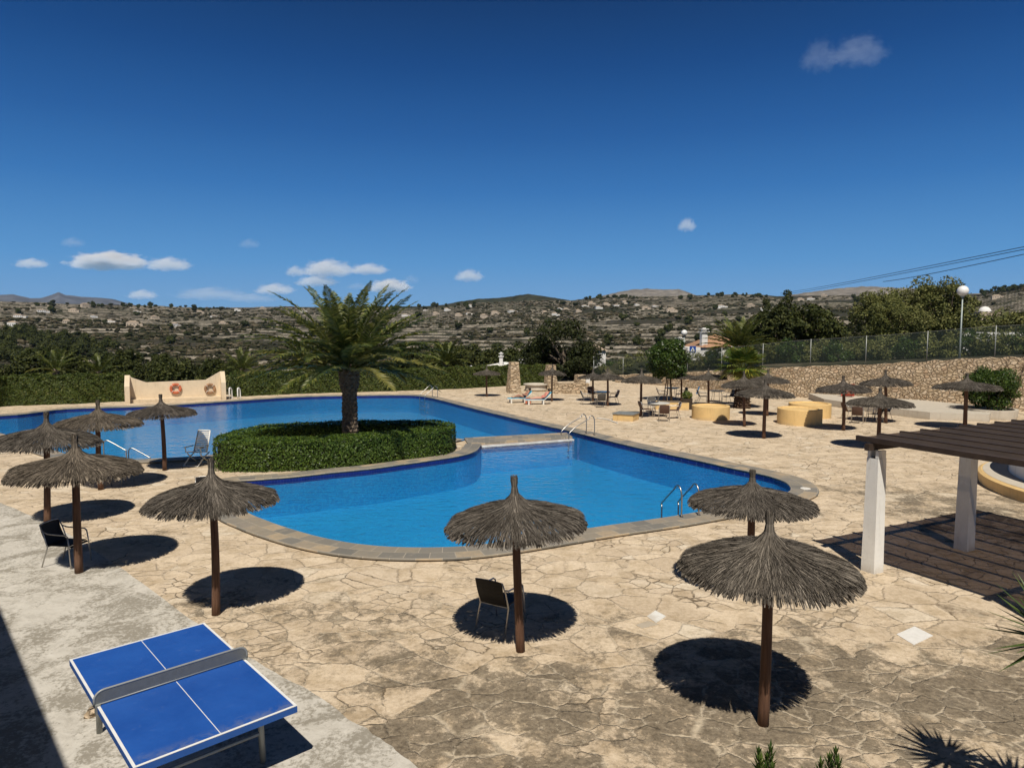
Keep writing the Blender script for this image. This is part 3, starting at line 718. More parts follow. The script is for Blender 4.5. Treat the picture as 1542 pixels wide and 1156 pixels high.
nb=MB(); k=len(outl); nb.add([(x,y,z+.006+zz) for y in (-.006,.006) for x,zz in outl],[tuple(range(k)),tuple(range(2*k-1,k-1,-1))]+[(i,(i+1)%k,(i+1)%k+k,i+k)[::-1] for i in range(k)])
no=nb.build('net',M['net'],t)
rm=MB(); rm.tube([(x,0,z+.006+zz) for x,zz in outl],.012,8); rm.tube([(-nw,0,z+.016),(nw,0,z+.016)],.010,8); rm.build('net_rim',M['netrim'],no,True)
for sx in (-1,1): MB().box((sx*(nw-.03),0,z-.03),(.05,.05,.09)).build('net_clamp',M['galv'],t)
for sx in (-1,1):
    for sy in (-1,1):
        MB().tube([(sx*.5,sy*.62,z-.07),(sx*.56,sy*.80,z-.16),(sx*.58,sy*.86,.4),(sx*.58,sy*.9,0)],.032,10).build('leg',M['galv'],t,True)
cb=MB()
for sy in (-1,1): cb.tube([(-.58,sy*.87,.32),(.58,sy*.87,.32)],.02,8)
cb.box((0,0,z-.06),(.06,1.9,.05)); cb.box((.4,0,z-.06),(.04,1.9,.05)); cb.box((-.4,0,z-.06),(.04,1.9,.05)); cb.build('under_frame',M['galv'],t)
MB().lathe([(.0,0),(.09,0),(.085,.05),(.05,.085),(0,.09)],9,f=lambda a,z:1+.25*math.sin(3*a+1)).build('stone',M['rubble'])
o=bpy.data.objects['stone']; o.location=Vector(G(140,1076)); tag(o,'lump of tan stone on the concrete by the table tennis leg','stone')

# ------------------------------------------------------------------ ladders and rails
def ladder(label,base,ang,mat='steel',top=.72,out=.66,gapw=.5,slope=None):
    t=thing('pool_ladder',label,'ladder',base,ang)
    for sx in (-1,1):
        x=sx*gapw/2
        P=[(x,0,0),(x,0,top*.62),(x,.02,top*.82),(x,.08,top*.95),(x,.16,top),(x,.25,top*.95),(x,.33,top*.83)]
        P+=[(x,out*.97,.17),(x,out,.03),(x,out,-1.0)] if slope is None else slope(x)
        MB().tube(catmull(P,3),.021,10).build('rail',M[mat],t,True)
        MB().lathe([(0,0),(.05,0),(.05,.012),(.022,.02),(0,.02)],14,(x,0,0)).build('foot_plate',M[mat],t)
    for k in range(3):
        MB().box((0,out,-.32-.25*k),(gapw,.08,.03)).build('step',M[mat],t)
    return t
tn=np.array([.93,.36]); 
ladder('chrome pool ladder on the near slate coping beside the half hidden umbrella',list(G(1039,781)[:2])+[ZC],math.atan2(.36,.93),top=.74,out=.85,gapw=.5)
dw=math.atan2(27.3,-14.5)
ladder('chrome pool ladder on the far pool corner before the hedge',list(G(655,599)[:2])+[ZC],dw,top=.75,gapw=.95,out=.9)
sl=lambda x:[(x,.9,.45),(x,1.25,.20),(x,1.3,.05),(x,1.3,-.6)]
ladder('chrome pool ladder with long sloping rails at the end of the pool divider',list(G(889,656)[:2])+[ZC],dw,top=.85,gapw=.62,out=1.3,slope=sl)
t=thing('pool_ladder','white ladder with two upright posts on the far coping by the lifebuoy wall','ladder',list(G(352,601)[:2])+[ZC],R(170))
for sx in (-1,1):
    MB().tube(catmull([(sx*.3,0,0),(sx*.3,0,.55),(sx*.3,-.06,.66),(sx*.3,-.2,.62),(sx*.3,-.28,.4),(sx*.3,-.3,-.8)],3),.045,10).build('rail',M['white'],t,True)
for k in range(3): MB().box((0,-.3,-.35-.22*k),(.55,.06,.03)).build('step',M['white'],t)
# shallow tiled steps by the divider ladder
s=MB(); c0=np.array(right[-1]); 
t=thing('pool_handrail','chrome sloping handrail entering the pool behind the pale table','handrail',G(157,694,ZC),R(-4))
for (ox,oy,oz) in ((0,0,0),(.30,.9,-.42)):
    MB().tube(catmull([(ox,oy,oz),(ox,oy,oz+.55),(ox+.02,oy,oz+.66),(ox+.10,oy,oz+.72),(ox+.22,oy+.02,oz+.68),(ox+.70,oy+.06,oz+.40),(ox+.76,oy+.06,oz+.33),(ox+.76,oy+.06,oz-.35)],3),.02,10).build('rail',M['steel'],t,True)
    MB().lathe([(0,0),(.05,0),(.05,.012),(.022,.02),(0,.02)],14,(ox,oy,oz)).build('foot_plate',M['steel'],t)
st=thing('pool_step','pale tiled step in the water at the end of the divider','step',(0,0,0))
q=[g2(869,657,-.1),g2(902,661,-.1),g2(893,655.5,-.1),g2(869,651.5,-.1)]
MB().prism([tuple(p) for p in q],-1.4,-.17).build('tread',M['pooltread'],st)
fl=MB(); 
for px,lab in ((1212,735),): pass
o=MB().lathe([(0,0),(.14,0),(.14,.012),(.12,.018),(0,.018)],20).build('skimmer_lid',M['white']); o.location=Vector(list(G(1213,735.5,ZC)[:2])+[ZC]); tag(o,'round white skimmer lid set in the slate coping corner','lid')

# ------------------------------------------------------------------ hedges
def leaves(P,N,size,g,jit=.6,asp=.55):
    n=len(P); T=g.normal(size=(n,3)); Nn=N+g.normal(0,jit,(n,3)); Nn/=np.linalg.norm(Nn,axis=1)[:,None]
    A=np.cross(T,Nn); A/=np.linalg.norm(A,axis=1)[:,None]+1e-9; B=np.cross(Nn,A)
    s=size*g.uniform(.6,1.3,n)[:,None]
    V=np.stack([P-A*s*.5, P+B*s*asp*.5, P+A*s*.5, P-B*s*asp*.5],1)
    return V.reshape(-1,3), (np.arange(n)*4)[:,None]+np.array([[0,1,2,3]])
def hedge(name,label,path,w,h,n,size,mat,seed,closed=False,bumpy=.06,z0=0.0):
    g=np.random.default_rng(seed); P=np.array(path); 
    if closed: P=np.vstack([P,P[:1]])
    N=normals(P); s=np.concatenate([[0],np.cumsum(np.linalg.norm(np.diff(P,axis=0),axis=1))])
    if closed:
        T_=P[1]-P[-2]; T_/=np.linalg.norm(T_); N[0]=N[-1]=(T_[1],-T_[0])
    t=thing(name,label,'hedge')
    core=MB(); V=[]; k=len(P)
    for i in range(k):
        for off,z in ((-w/2+.16,z0),(-w/2+.16,h-.18),(w/2-.16,h-.18),(w/2-.16,z0)): V.append((P[i][0]+N[i][0]*off,P[i][1]+N[i][1]*off,z))
    Fc=[]
    for i in range(k-1):
        for j in range(3): Fc.append((i*4+j,i*4+j+1,i*4+4+j+1,i*4+4+j))
    if not closed: Fc+=[(0,3,2,1),((k-1)*4,(k-1)*4+1,(k-1)*4+2,(k-1)*4+3)]
    core.add(V,Fc); core.build('twigs',M['hedgecore'],t)
    u=g.random(n)*s[-1]; per=2*h+w; q=g.random(n)*per
    cx=np.interp(u,s,P[:,0]); cy=np.interp(u,s,P[:,1]); nx=np.interp(u,s,N[:,0]); ny=np.interp(u,s,N[:,1])
    off=np.where(q<h,-w/2,np.where(q<h+w,q-h-w/2,w/2)); z=np.where(q<h,q,np.where(q<h+w,h,q-h-w))
    nn=np.stack([np.where(q<h,-nx,np.where(q<h+w,0,nx)),np.where(q<h,-ny,np.where(q<h+w,0,ny)),np.where((q>=h)&(q<h+w),1.0,.15)],1)
    # rounded, slightly uneven faces
    wob=bumpy*(np.sin(u*2.3+seed)+np.sin(u*5.1+z*4+off*3)+.6*np.sin(u*11+z*9))*.5
    dep=-np.abs(g.normal(0,.045,n))+wob+np.where(g.random(n)<.04,g.uniform(0,.09,n),0)
    edge=np.minimum(np.abs(h-z),np.abs(w/2-np.abs(off)))
    dep=dep-np.where(((q<h)|(q>h+w)),.035*np.clip(1-(h-z)/.12,0,1)**2,.03*np.clip(1-(w/2-np.abs(off))/.12,0,1)**2)
    Pt=np.stack([cx+nx*off,cy+ny*off,z+z0],1)+nn*dep[:,None]; Pt[:,2]=np.maximum(Pt[:,2],z0+.02)
    if not closed:
        m=n//14; e=g.integers(0,2,m); oi=np.where(e==0,0,k-1); tx=P[oi]-P[np.where(e==0,1,k-2)]; tx/=np.linalg.norm(tx,axis=1)[:,None]
        oo=g.uniform(-w/2,w/2,m); zz=g.uniform(0,h,m); E=np.stack([P[oi,0]+N[oi,0]*oo,P[oi,1]+N[oi,1]*oo,zz+z0],1)+np.concatenate([tx*g.uniform(-.05,.06,m)[:,None],np.zeros((m,1))],1)
        Pt=np.vstack([Pt,E]); nn=np.vstack([nn,np.concatenate([tx,np.full((m,1),.2)],1)])
    V,Fc=leaves(Pt,nn,size,g,.42); MB().add(V,Fc).build('leaves',M[mat],t); return t
ih=[(-9.05,22.95),(-7.6,22.75),(-6.2,23.15),(-4.6,24.25),(-3.3,25.25),(-2.75,26.2),(-3.0,27.1),(-4.3,27.45),(-6.5,27.4),(-8.6,26.7),(-10.0,25.6),(-10.15,24.2),(-9.7,23.3)]
ihp=[]
ih=[(-9.30,22.72),(-8.6,22.72),(-6.6,22.95),(-5.0,23.75),(-3.7,24.75),(-2.8,25.35),(-2.7,26.2),(-2.75,26.9),(-3.5,27.1),(-4.6,27.1),(-6.5,27.0),(-8.3,26.4),(-9.35,25.6),(-9.5,24.4),(-9.42,23.3)]
for i_ in range(len(ih)):
    a_,b_=np.array(ih[i_]),np.array(ih[(i_+1)%len(ih)])
    for k_ in range(4): ihp.append(a_+(b_-a_)*k_/4)
for _ in range(1): ihp=[(ihp[i_-1]+2*ihp[i_]+ihp[(i_+1)%len(ihp)])/4 for i_ in range(len(ihp))]
hedge('clipped_hedge','low clipped green hedge ring around the tall palm in the pool',ihp,1.12,1.0,62000,.075,'isl',5,True,.035)
hl=[G(-70,619)[:2]+np.array((0,.9)),G(0,612)[:2]+np.array((0,.8)),G(90,609)[:2]+np.array((0,.8)),G(150,606)[:2]+np.array((0,.8)),G(191,604)[:2]+np.array((0,.8))]
hedge('boundary_hedge','tall clipped hedge left of the cream lifebuoy wall',catmull(hl,5),1.5,1.75,34000,.14,'hedge',6,False,.12)
hr=[G(343,598)[:2]+np.array((0,.9)),G(450,593)[:2]+np.array((0,.8)),G(600,588.5)[:2]+np.array((0,.7)),G(690,585)[:2]+np.array((0,.6)),G(762,581)[:2]+np.array((0,.6)),G(822,579)[:2]+np.array((0,.6))]
hedge('boundary_hedge','long clipped hedge running right of the lifebuoy wall behind the pool',catmull(hr,6),1.5,1.62,46000,.14,'hedge',8,False,.12)

# ------------------------------------------------------------------ lifebuoy wall
A=G(190,606)[:2]; B=G(339,600)[:2]; d=B-A; Lw=np.linalg.norm(d); ang=math.atan2(d[1],d[0])
t=thing('lifebuoy_wall','cream plastered low wall with upswept ends and two life rings','wall',(*A,0),ang)
out=[(0,0),(Lw,0),(Lw,1.78),(Lw-.25,1.80),(Lw-1.15,1.27),(1.15,1.22),(.35,1.55),(.25,1.70),(0,1.62)]
mb=MB(); k=len(out); mb.add([(x,y,z) for y in (.0,.28) for x,z in out],[tuple(range(k)),tuple(range(2*k-1,k-1,-1))]+[(i,i+k,(i+1)%k+k,(i+1)%k) for i in range(k)]); mb.build('back_panel',M['cream'],t)
for x0,zt in ((-.02,1.72),(Lw-.26,1.82)):
    w_=MB(); w_.add([(x0,.01,0),(x0+.28,.01,0),(x0+.28,-.85,0),(x0,-.85,0),(x0,.01,zt),(x0+.28,.01,zt),(x0+.28,-.85,zt*.62),(x0,-.85,zt*.62)],[(0,3,2,1)[::-1],(4,5,6,7)[::-1],(0,1,5,4)[::-1],(1,2,6,5)[::-1],(2,3,7,6)[::-1],(3,0,4,7)[::-1]]); w_.build('end_buttress',M['cream'],t)
MB().box((Lw/2,-.25,.10),(Lw-.55,.5,.2)).build('plinth',M['cream'],t)
def ring(label,loc,ang,mat,rr=.27,tr=.085):
    t=thing('life_ring',label,'life ring',loc,ang); mb=MB(); V=[];n1,n2=28,12
    for i in range(n1):
        for j in range(n2):
            u=2*math.pi*i/n1; v=2*math.pi*j/n2; V.append(((rr+tr*math.cos(v))*math.cos(u),tr*.75*math.sin(v),(rr+tr*math.cos(v))*math.sin(u)))
    mb.add(V,[(i*n2+j,((i+1)%n1)*n2+j,((i+1)%n1)*n2+(j+1)%n2,i*n2+(j+1)%n2) for i in range(n1) for j in range(n2)]); mb.build('ring',M[mat],t,True)
    rp=MB()
    for q in range(4):
        u=math.pi/4+q*math.pi/2; c=np.array((rr*math.cos(u),0,rr*math.sin(u))); e=np.array((math.cos(u),0,math.sin(u)))
        rp.tube([c+e*.10*math.cos(v)+np.array((0,.078*math.sin(v),0)) for v in np.linspace(0,2*math.pi,13)],.012,6)
    0 and rp.tube([((rr+.12+.03*math.cos(8*v))*math.cos(v),-.01,(rr+.12+.03*math.cos(8*v))*math.sin(v)) for v in np.linspace(-2.6,-.5,20)],.012,6); rp.build('grab_rope',M['wtowel'],t); return t
e=np.array([math.cos(ang),math.sin(ang)]); nn=np.array([math.sin(ang),-math.cos(ang)])
for px,py,mat,lab in ((264.5,585,'orange','faded orange life ring on the cream wall'),(316,585,'tan','brownish worn life ring on the cream wall, beside the orange one')):
    # on the wall face
    rd=ray(px,py); s=(rd[0]*A[1]-rd[1]*A[0])/(rd[1]*d[0]-rd[0]*d[1]); P_=A+d*s+nn*.09; zc=AT(px,py,P_[1])[2]
    ring(lab,(*P_,zc),ang,mat)
# ------------------------------------------------------------------ hills and valley
def vnoise(x,y,seed=0):
    xi=np.floor(x).astype(np.int64); yi=np.floor(y).astype(np.int64); xf=x-xi; yf=y-yi
    def h(a,b):
        n=(a*374761393+b*668265263+seed*1442695041)&0x7fffffff; n=((n^(n>>13))*1274126177)&0x7fffffff
        return ((n^(n>>16))&0xffff)/65535.0
    u=xf*xf*(3-2*xf); v=yf*yf*(3-2*yf)
    return (h(xi,yi)*(1-u)+h(xi+1,yi)*u)*(1-v)+(h(xi,yi+1)*(1-u)+h(xi+1,yi+1)*u)*v
def fbm(x,y,seed=0,o=4):
    s=0;a=.5
    for k in range(o): s=s+a*(vnoise(x*2**k,y*2**k,seed+k*17)-.5); a*=.5
    return s
def ae(px,py):
    d=ray(px,py); return math.degrees(math.atan2(d[0],d[1])), d[2]/math.hypot(d[0],d[1])
SKY=[(-160,452),(0,453),(60,455),(100,457),(215,459),(300,463),(345,463),(430,461),(520,462),(640,461),(690,457),(740,455),(800,452),(860,452),(900,447),(960,446),(1040,445),(1100,443),(1140,443),(1170,446),(1220,445),(1300,444),(1360,442),(1440,443),(1480,441),(1510,434),(1542,428),(1700,420)]
sa=np.array([ae(*p) for p in SKY])
wallpts=np.array([(9.2,60.7),(12.5,57.0),(16.0,51.4),(19.4,47.4),(23.8,43.6),(27.2,40.6),(31.5,36.8),(38,31.0)])
def wall_side(x,y):     # >0 beyond the rubble wall
    yw=np.interp(x,[-50,-20,9.2,12.5,16,19.4,23.8,27.2,31.5,38],[80,70,60.7,57,51.4,47.4,43.6,40.6,36.8,31]); 
    return np.where(x>40,1.0,y-yw-.3)
DR=1700.0
def terr(x,y,full=False):
    x=np.asarray(x,float); y=np.asarray(y,float)
    d=np.hypot(x,y); az=np.degrees(np.arctan2(x,y))
    el=np.interp(az,sa[:,0],sa[:,1])
    zn=np.interp(az,[-60,0,5,9,12.3,16.6,21,28,36,60],[-3,-2.6,-1.2,.3,.8,1.4,1.9,2.4,3.0,4.5])
    zn=np.where(wall_side(x,y)<0,-3.0,zn)
    zv=np.interp(az,[-60,-36,-10,8,20,36,60],[-16,-19,-21,-18,-9,2,6])
    t=np.clip((d-62)/(330-62),0,1); t=t*t*(3-2*t)
    zr=CZ+DR*el
    u=np.clip((d-330)/(DR-330),0,1.0)
    z=zn+(zv-zn)*t
    rise=(zr-zv)*(u**1.12)
    rough=fbm(x/420,y/420,3,4)*26*np.clip((d-250)/500,0,1)*(1-np.clip((d-1350)/350,0,1))
    z=z+rise+rough
    after=np.clip((d-DR)/1200,0,1); z=z-after*after*90
    # terraces
    H=2.6; q=z+fbm(x/60,y/60,9,3)*2.2; k=np.floor(q/H); f=q/H-k
    st=np.clip((f-.80)/.20,0,1); st=st*st*(3-2*st)
    m=np.clip((d-180)/120,0,1)*(fbm(x/150,y/150,21,2)>-.12)
    zt=H*(k+.35*f+.65*st)-fbm(x/60,y/60,9,3)*2.2
    z2=z*(1-m)+zt*m
    if not full: return z2
    ris=((f>.78)&(m>.5)).astype(float)
    return z2,ris
az=np.radians(np.linspace(-58,58,620)); dd=42*np.exp(np.linspace(0,math.log(3000/42.0),900))
AZ,DD=np.meshgrid(az,dd); X=DD*np.sin(AZ); Y=DD*np.cos(AZ); Z,RI=terr(X,Y,True)
na=len(az); nd=len(dd); V=np.stack([X,Y,Z],-1).reshape(-1,3)
i,j=np.meshgrid(np.arange(nd-1),np.arange(na-1),indexing='ij'); a0=(i*na+j).ravel()
Fq=np.stack([a0,a0+1,a0+na+1,a0+na],1)[:, ::-1]
te=MB().add(V,Fq[:, ::-1]).build('hillside_terrain',M['terrain'],None,True); tag(te,kind='structure')
at=te.data.attributes.new('riser','FLOAT','POINT'); at.data.foreach_set('value',RI.ravel().astype(np.float32))
gp=sheet('ground',[(-8000,-2500),(8000,-2500),(8000,11500),(-8000,11500)],-26,M['soil']); tag(gp,kind='structure')

def ridge(name,pts,D,mat,depth,base=-30,rough=1.0,seed=1):
    A=np.array([ae(*p) for p in pts]); aa=np.linspace(A[0,0],A[-1,0],260); el=np.interp(aa,A[:,0],A[:,1])
    nn=[0,.06,.15,.28,.42,.56,.7,.82,.92,1.0,1.12,1.4]; V=[]
    for q in nn:
        dist=D-depth*(1-q); x=dist*np.sin(np.radians(aa)); y=dist*np.cos(np.radians(aa))
        top=CZ+D*el; hh=base+(top-base)*(q if q<=1 else max(0,1-(q-1)*1.5))
        gul=fbm(x/(depth*.16),y/(depth*.6),seed,4)*(top-base)*.55*rough*(math.sin(min(q,1)*math.pi))
        small=fbm(x/(depth*.03),y/(depth*.03),seed+5,3)*(top-base)*.06*rough*(1 if q<.99 else .5)
        V.append(np.stack([x,y,hh+gul+small],1))
    V=np.concatenate(V); n=260; m=len(nn); Fc=[(r*n+c,r*n+c+1,(r+1)*n+c+1,(r+1)*n+c) for r in range(m-1) for c in range(n-1)]
    return tag(MB().add(V,Fc).build(name,mat,None,True),kind='structure')
ridge('distant_mountain',[(-200,450),(-60,447),(0,444),(20,443),(45,449),(62,449),(78,444),(88,440),(98,444),(125,447),(150,448),(170,450),(188,455),(215,463),(260,470)],9500,M['mount'],3500,seed=4)
ridge('limestone_hill',[(880,452),(905,446),(930,440),(950,436),(975,434.5),(1000,436),(1022,435),(1040,441),(1060,449),(1090,456)],4200,M['greyhill'],1200,seed=6)
ridge('wooded_hill',[(660,461),(690,454),(720,450),(748,449),(770,446),(795,443),(820,446),(845,450),(880,456),(900,460)],2600,M['greenhill'],700,seed=8)
ridge('bare_hill',[(1150,452),(1190,444),(1230,438),(1265,434),(1300,431),(1330,432),(1370,434),(1420,437),(1470,446)],3300,M['greyhill'],900,seed=11)

# scrub: nobody could count it
g=np.random.default_rng(11)
def ico():
    p=(1+5**.5)/2; V=np.array([(-1,p,0),(1,p,0),(-1,-p,0),(1,-p,0),(0,-1,p),(0,1,p),(0,-1,-p),(0,1,-p),(p,0,-1),(p,0,1),(-p,0,-1),(-p,0,1)],float); V/=np.linalg.norm(V[0])
    Fc=np.array([(0,11,5),(0,5,1),(0,1,7),(0,7,10),(0,10,11),(1,5,9),(5,11,4),(11,10,2),(10,7,6),(7,1,8),(3,9,4),(3,4,2),(3,2,6),(3,6,8),(3,8,9),(4,9,5),(2,4,11),(6,2,10),(8,6,7),(9,8,1)])
    return V,Fc
IV,IF=ico()
def sub(V,Fc):
    V=list(map(tuple,V)); out=[]; c={}
    def mid(a,b):
        k=(min(a,b),max(a,b))
        if k not in c: m=(np.array(V[a])+np.array(V[b])); m/=np.linalg.norm(m); V.append(tuple(m)); c[k]=len(V)-1
        return c[k]
    for a,b,d in Fc:
        x,y,z=mid(a,b),mid(b,d),mid(d,a); out+=[(a,x,z),(b,y,x),(d,z,y),(x,y,z)]
    return np.array(V),np.array(out)
IV2,IF2=sub(IV,IF)
def scrub(name,n,dmin,dmax,smin,smax,seed,mat,azr=(-46,46),dens=None):
    g=np.random.default_rng(seed); a=np.radians(g.uniform(*azr,n*3)); d=dmin*np.exp(g.random(n*3)*math.log(dmax/dmin)); x=d*np.sin(a); y=d*np.cos(a)
    k=(fbm(x/170,y/170,31,3)*.8+fbm(x/45,y/45,77,2)*.5+g.normal(0,.07,n*3)>(0.03 if dmin>100 else -.12))
    if dens is not None: k&=dens(x,y)
    x,y=x[k][:n],y[k][:n]; d=np.hypot(x,y); n=len(x); z=terr(x,y); s=g.uniform(smin,smax,n)*np.clip(d/500,.55,1.5)
    j=g.uniform(.55,1.25,(n,len(IV2),1)); V=IV2[None]*j*s[:,None,None]*np.array([1.35,1.35,.62])*g.uniform(.7,1.4,(n,1,3)); V=V+np.stack([x,y,z+s*.45],1)[:,None,:]
    Fc=(np.arange(n)*len(IV2))[:,None,None]+IF2[None]
    o=MB().add(V.reshape(-1,3),Fc.reshape(-1,3)).build(name,mat); return tag(o,kind='stuff')
o=scrub('hillside_scrub',15000,190,1650,.6,1.8,13,M['scrub']); o['label']='low dark scrub dotted over the terraced hillside'; o['category']='scrub'

o=scrub('valley_scrub',9000,66,320,.6,1.7,17,M['scrub'],(-46,12)); o['label']='rough olive scrub covering the valley floor beyond the hedge'; o['category']='scrub'
# ------------------------------------------------------------------ trees
def crown_clumps(n,rx,ry,rz,g,flat=0.0,core=.35):
    u=g.normal(size=(n,3)); u/=np.linalg.norm(u,axis=1)[:,None]; r=g.uniform(core,1.0,n)**.6
    P=u*r[:,None]*np.array([rx,ry,rz]); 
    return P
def tree_meshes(seed,h,rx,rz,zc,nclump,nleaf,size,mat,trunk_r=.18,kind='round',cl=.42,limbs=6):
    g=np.random.default_rng(seed); C=crown_clumps(nclump,rx,rx,rz,g); 
    if kind=='umbrella': C[:,2]=np.abs(C[:,2])*.6+.25*g.normal(size=nclump)
    if kind=='cone': q=(C[:,2]/rz+1)/2; C[:,:2]*=(1.15-q)[:,None]
    C[:,2]+=zc; cr=cl*rx*g.uniform(.55,1.15,nclump)
    k=g.integers(0,nclump,nleaf); u=g.normal(size=(nleaf,3)); u/=np.linalg.norm(u,axis=1)[:,None]; rr=g.uniform(.35,1.0,nleaf)**.5
    P=C[k]+u*(rr*cr[k])[:,None]*np.array([1,1,.8]); V,Fc=leaves(P,u+np.array([0,0,.4]),size,g,.7,.6)
    cm=MB().add(V,Fc).mesh('crown',mat)
    tm=MB(); bx=g.normal(0,.15,2); top=zc-.1*rz
    tm.tube([(0,0,-.3),(bx[0]*.3,bx[1]*.3,top*.4),(bx[0],bx[1],top)],[trunk_r*1.25,trunk_r,trunk_r*.6],8)
    for q in range(limbs):
        c=C[g.integers(0,nclump)]; st=np.array((bx[0]*.8,bx[1]*.8,top*g.uniform(.55,.95))); md=(st+c)/2+g.normal(0,.1*rx,3); tm.tube([st,md,c],[trunk_r*.5,trunk_r*.33,trunk_r*.12],6)
    return tm.mesh('trunk',M['bark'],True),cm
PROTO={}
def tree(name,label,cat,proto,loc,rz=0.0,sc=1.0,group=None):
    if proto not in PROTO:
        pass
    tm,cm=TM[proto]; t=thing(name,label,cat,loc,rz,group); t.scale=(sc,)*3 if np.isscalar(sc) else sc
    for nm,me in (('trunk',tm),('crown',cm)):
        o=bpy.data.objects.new(nm,me); col.objects.link(o); o.parent=t
    return t
TM={
 'pine0':tree_meshes(1,6,2.6,2.2,3.9,34,3400,.42,M['pine']),
 'pine1':tree_meshes(2,7,2.2,2.8,4.2,34,3200,.42,M['pine']),
 'pine2':tree_meshes(3,5,3.0,1.9,3.0,36,3600,.42,M['pine']),
 'dark':tree_meshes(4,7,3.3,2.4,4.3,30,7000,.26,M['darkpine'],.28,'round',.36,10),
 'olive0':tree_meshes(5,8,3.4,3.6,4.3,70,15000,.25,M['olive'],.2,'round',.34,12),
 'olive1':tree_meshes(6,8,3.0,3.9,4.4,70,15000,.25,M['olive'],.2,'round',.34,12),
 'spire':tree_meshes(7,8,2.1,3.4,4.2,40,6000,.28,M['pine'],.2,'cone',.42,6),
 'round':tree_meshes(8,4,1.2,1.1,0,90,26000,.115,M['green'],.07,'round',.36,4),
 'bush':tree_meshes(9,2.5,1.25,1.05,0,80,24000,.105,M['green'],.06,'round',.38,6),
 'shrub':tree_meshes(10,2.5,1.6,1.1,1.1,22,2600,.2,M['olive'],.06,'round',.42,6),
 'gshrub':tree_meshes(12,2.5,1.5,1.0,1.0,22,2600,.2,M['green'],.06,'round',.42,6),
}
def far_tree_mesh(seed,mat):
    g=np.random.default_rng(seed); mb=MB(); C=crown_clumps(9,1.5,1.5,1.1,g); C[:,2]+=1.7
    for c in C:
        V=IV2*g.uniform(.6,1.2,(len(IV2),1))*g.uniform(.6,1.0)*np.array([1,1,.85])+c; mb.add(V,IF2)
    n=700; k=g.integers(0,9,n); u=g.normal(size=(n,3)); u/=np.linalg.norm(u,axis=1)[:,None]; V,Fc=leaves(C[k]+u*.95,u,.42,g); mb.add(V,Fc)
    mb.tube([(0,0,-.4),(0,0,1.3)],[.2,.14],6,1); return mb.mesh('hill_tree',[mat,M['bark']])
FT=[far_tree_mesh(20,M['pine']),far_tree_mesh(21,M['darkpine']),far_tree_mesh(22,M['pine'])]
def far_tree(d,az,s,k,label,group,name='hill_tree'):
    x,y=d*math.sin(az),d*math.cos(az); o=bpy.data.objects.new(name,FT[k]); col.objects.link(o); o.location=(x,y,float(terr(x,y))-.2); o.rotation_euler=(0,0,random.uniform(0,6.28)); o.scale=(s,s,s*random.uniform(.8,1.3)); return tag(o,label,'tree',group)
def azpx(px): return math.atan((px-771)/1050/CT)
def dfor(px,py):        # distance where the view ray meets the terrain
    d=ray(px,py); h=math.hypot(d[0],d[1]); t=np.linspace(60,1700,3000)/h
    z=CZ+d[2]*t; tz=terr(d[0]*t,d[1]*t); b=np.nonzero(tz>=z)[0]
    return (t[b[0]]*h if len(b) else 1600.0), math.atan2(d[0],d[1])
# scattered dark trees on the terraces
rr=random.Random(5); nt_=0
while nt_<110:
    px=rr.uniform(-30,1560); py=rr.uniform(448,545); d,a_=dfor(px,py)
    if d<230 or d>1650: continue
    if px<470 and py>480 and rr.random()<.5: continue
    far_tree(d,a_,rr.uniform(1.1,2.3)*(1.0 if d<700 else 1.35),rr.randrange(3),'dark green tree standing alone among the terraces of the hillside','scattered trees on the terraced hillside'); nt_+=1
# skyline trees along the ridge
for k in range(130):
    px=rr.choice([rr.uniform(60,340),rr.uniform(880,960),rr.uniform(1060,1150),rr.uniform(1470,1550),rr.uniform(540,720)]); a_=azpx(px)
    far_tree(rr.uniform(1500,1700),a_,rr.uniform(1.3,2.7),rr.randrange(3),'dark tree breaking the skyline of the hills','trees along the skyline ridge')
# pine woods left
for k in range(150):
    py=rr.uniform(500,548); px=rr.uniform(-40,(130 if py<520 else 175)-(20 if py<506 else 0))
    d,a_=dfor(px,py); far_tree(d,a_,rr.uniform(1.5,2.5)*(d/650)**.5,rr.randrange(3),'dark pine in the dense wood left of the valley','pines of the wood at the left of the valley','pine_tree')
for (px,n,dm,dM) in ((0,7,95,150),(70,7,95,150),(135,6,95,150),(200,5,95,150),(290,4,100,150),(-20,10,170,320),(40,12,170,320),(100,10,170,320),(150,6,170,300),(245,4,130,200),(330,4,120,180),(690,34,95,190),(780,14,95,160),(620,10,110,170)):
    for k in range(n):
        d=rr.uniform(dm,dM); a_=azpx(px+rr.gauss(0,28)); x,y=d*math.sin(a_),d*math.cos(a_)
        tree('pine_tree','bushy pine in the wood beyond the clipped hedge','tree','pine%d'%rr.randrange(3),(x,y,float(terr(x,y))-.3),rr.uniform(0,6.28),rr.uniform(.75,1.25)*(1.0 if px>500 else .8),'pines beyond the clipped hedge')
def place(name,label,proto,px,Y,sc=1.0,group=None,z=None,cat='tree'):
    x=AT(px,578,Y)[0]; zz=float(terr(x,Y)) if z is None else z
    return tree(name,label,cat,proto,(x,Y,zz-.15),rr.uniform(0,6.28),sc,group)
place('pine_tree','tall dark spreading pine behind the stone shower walls','dark',850,68,(1.0,1.0,1.0))
place('pine_tree','low dark pine leaning right beside the tall dark pine','dark',880,66,(.62,.62,.62))
place('pine_tree','dark pine filling the space left of the tall dark pine','dark',815,70,(.8,.8,.85))
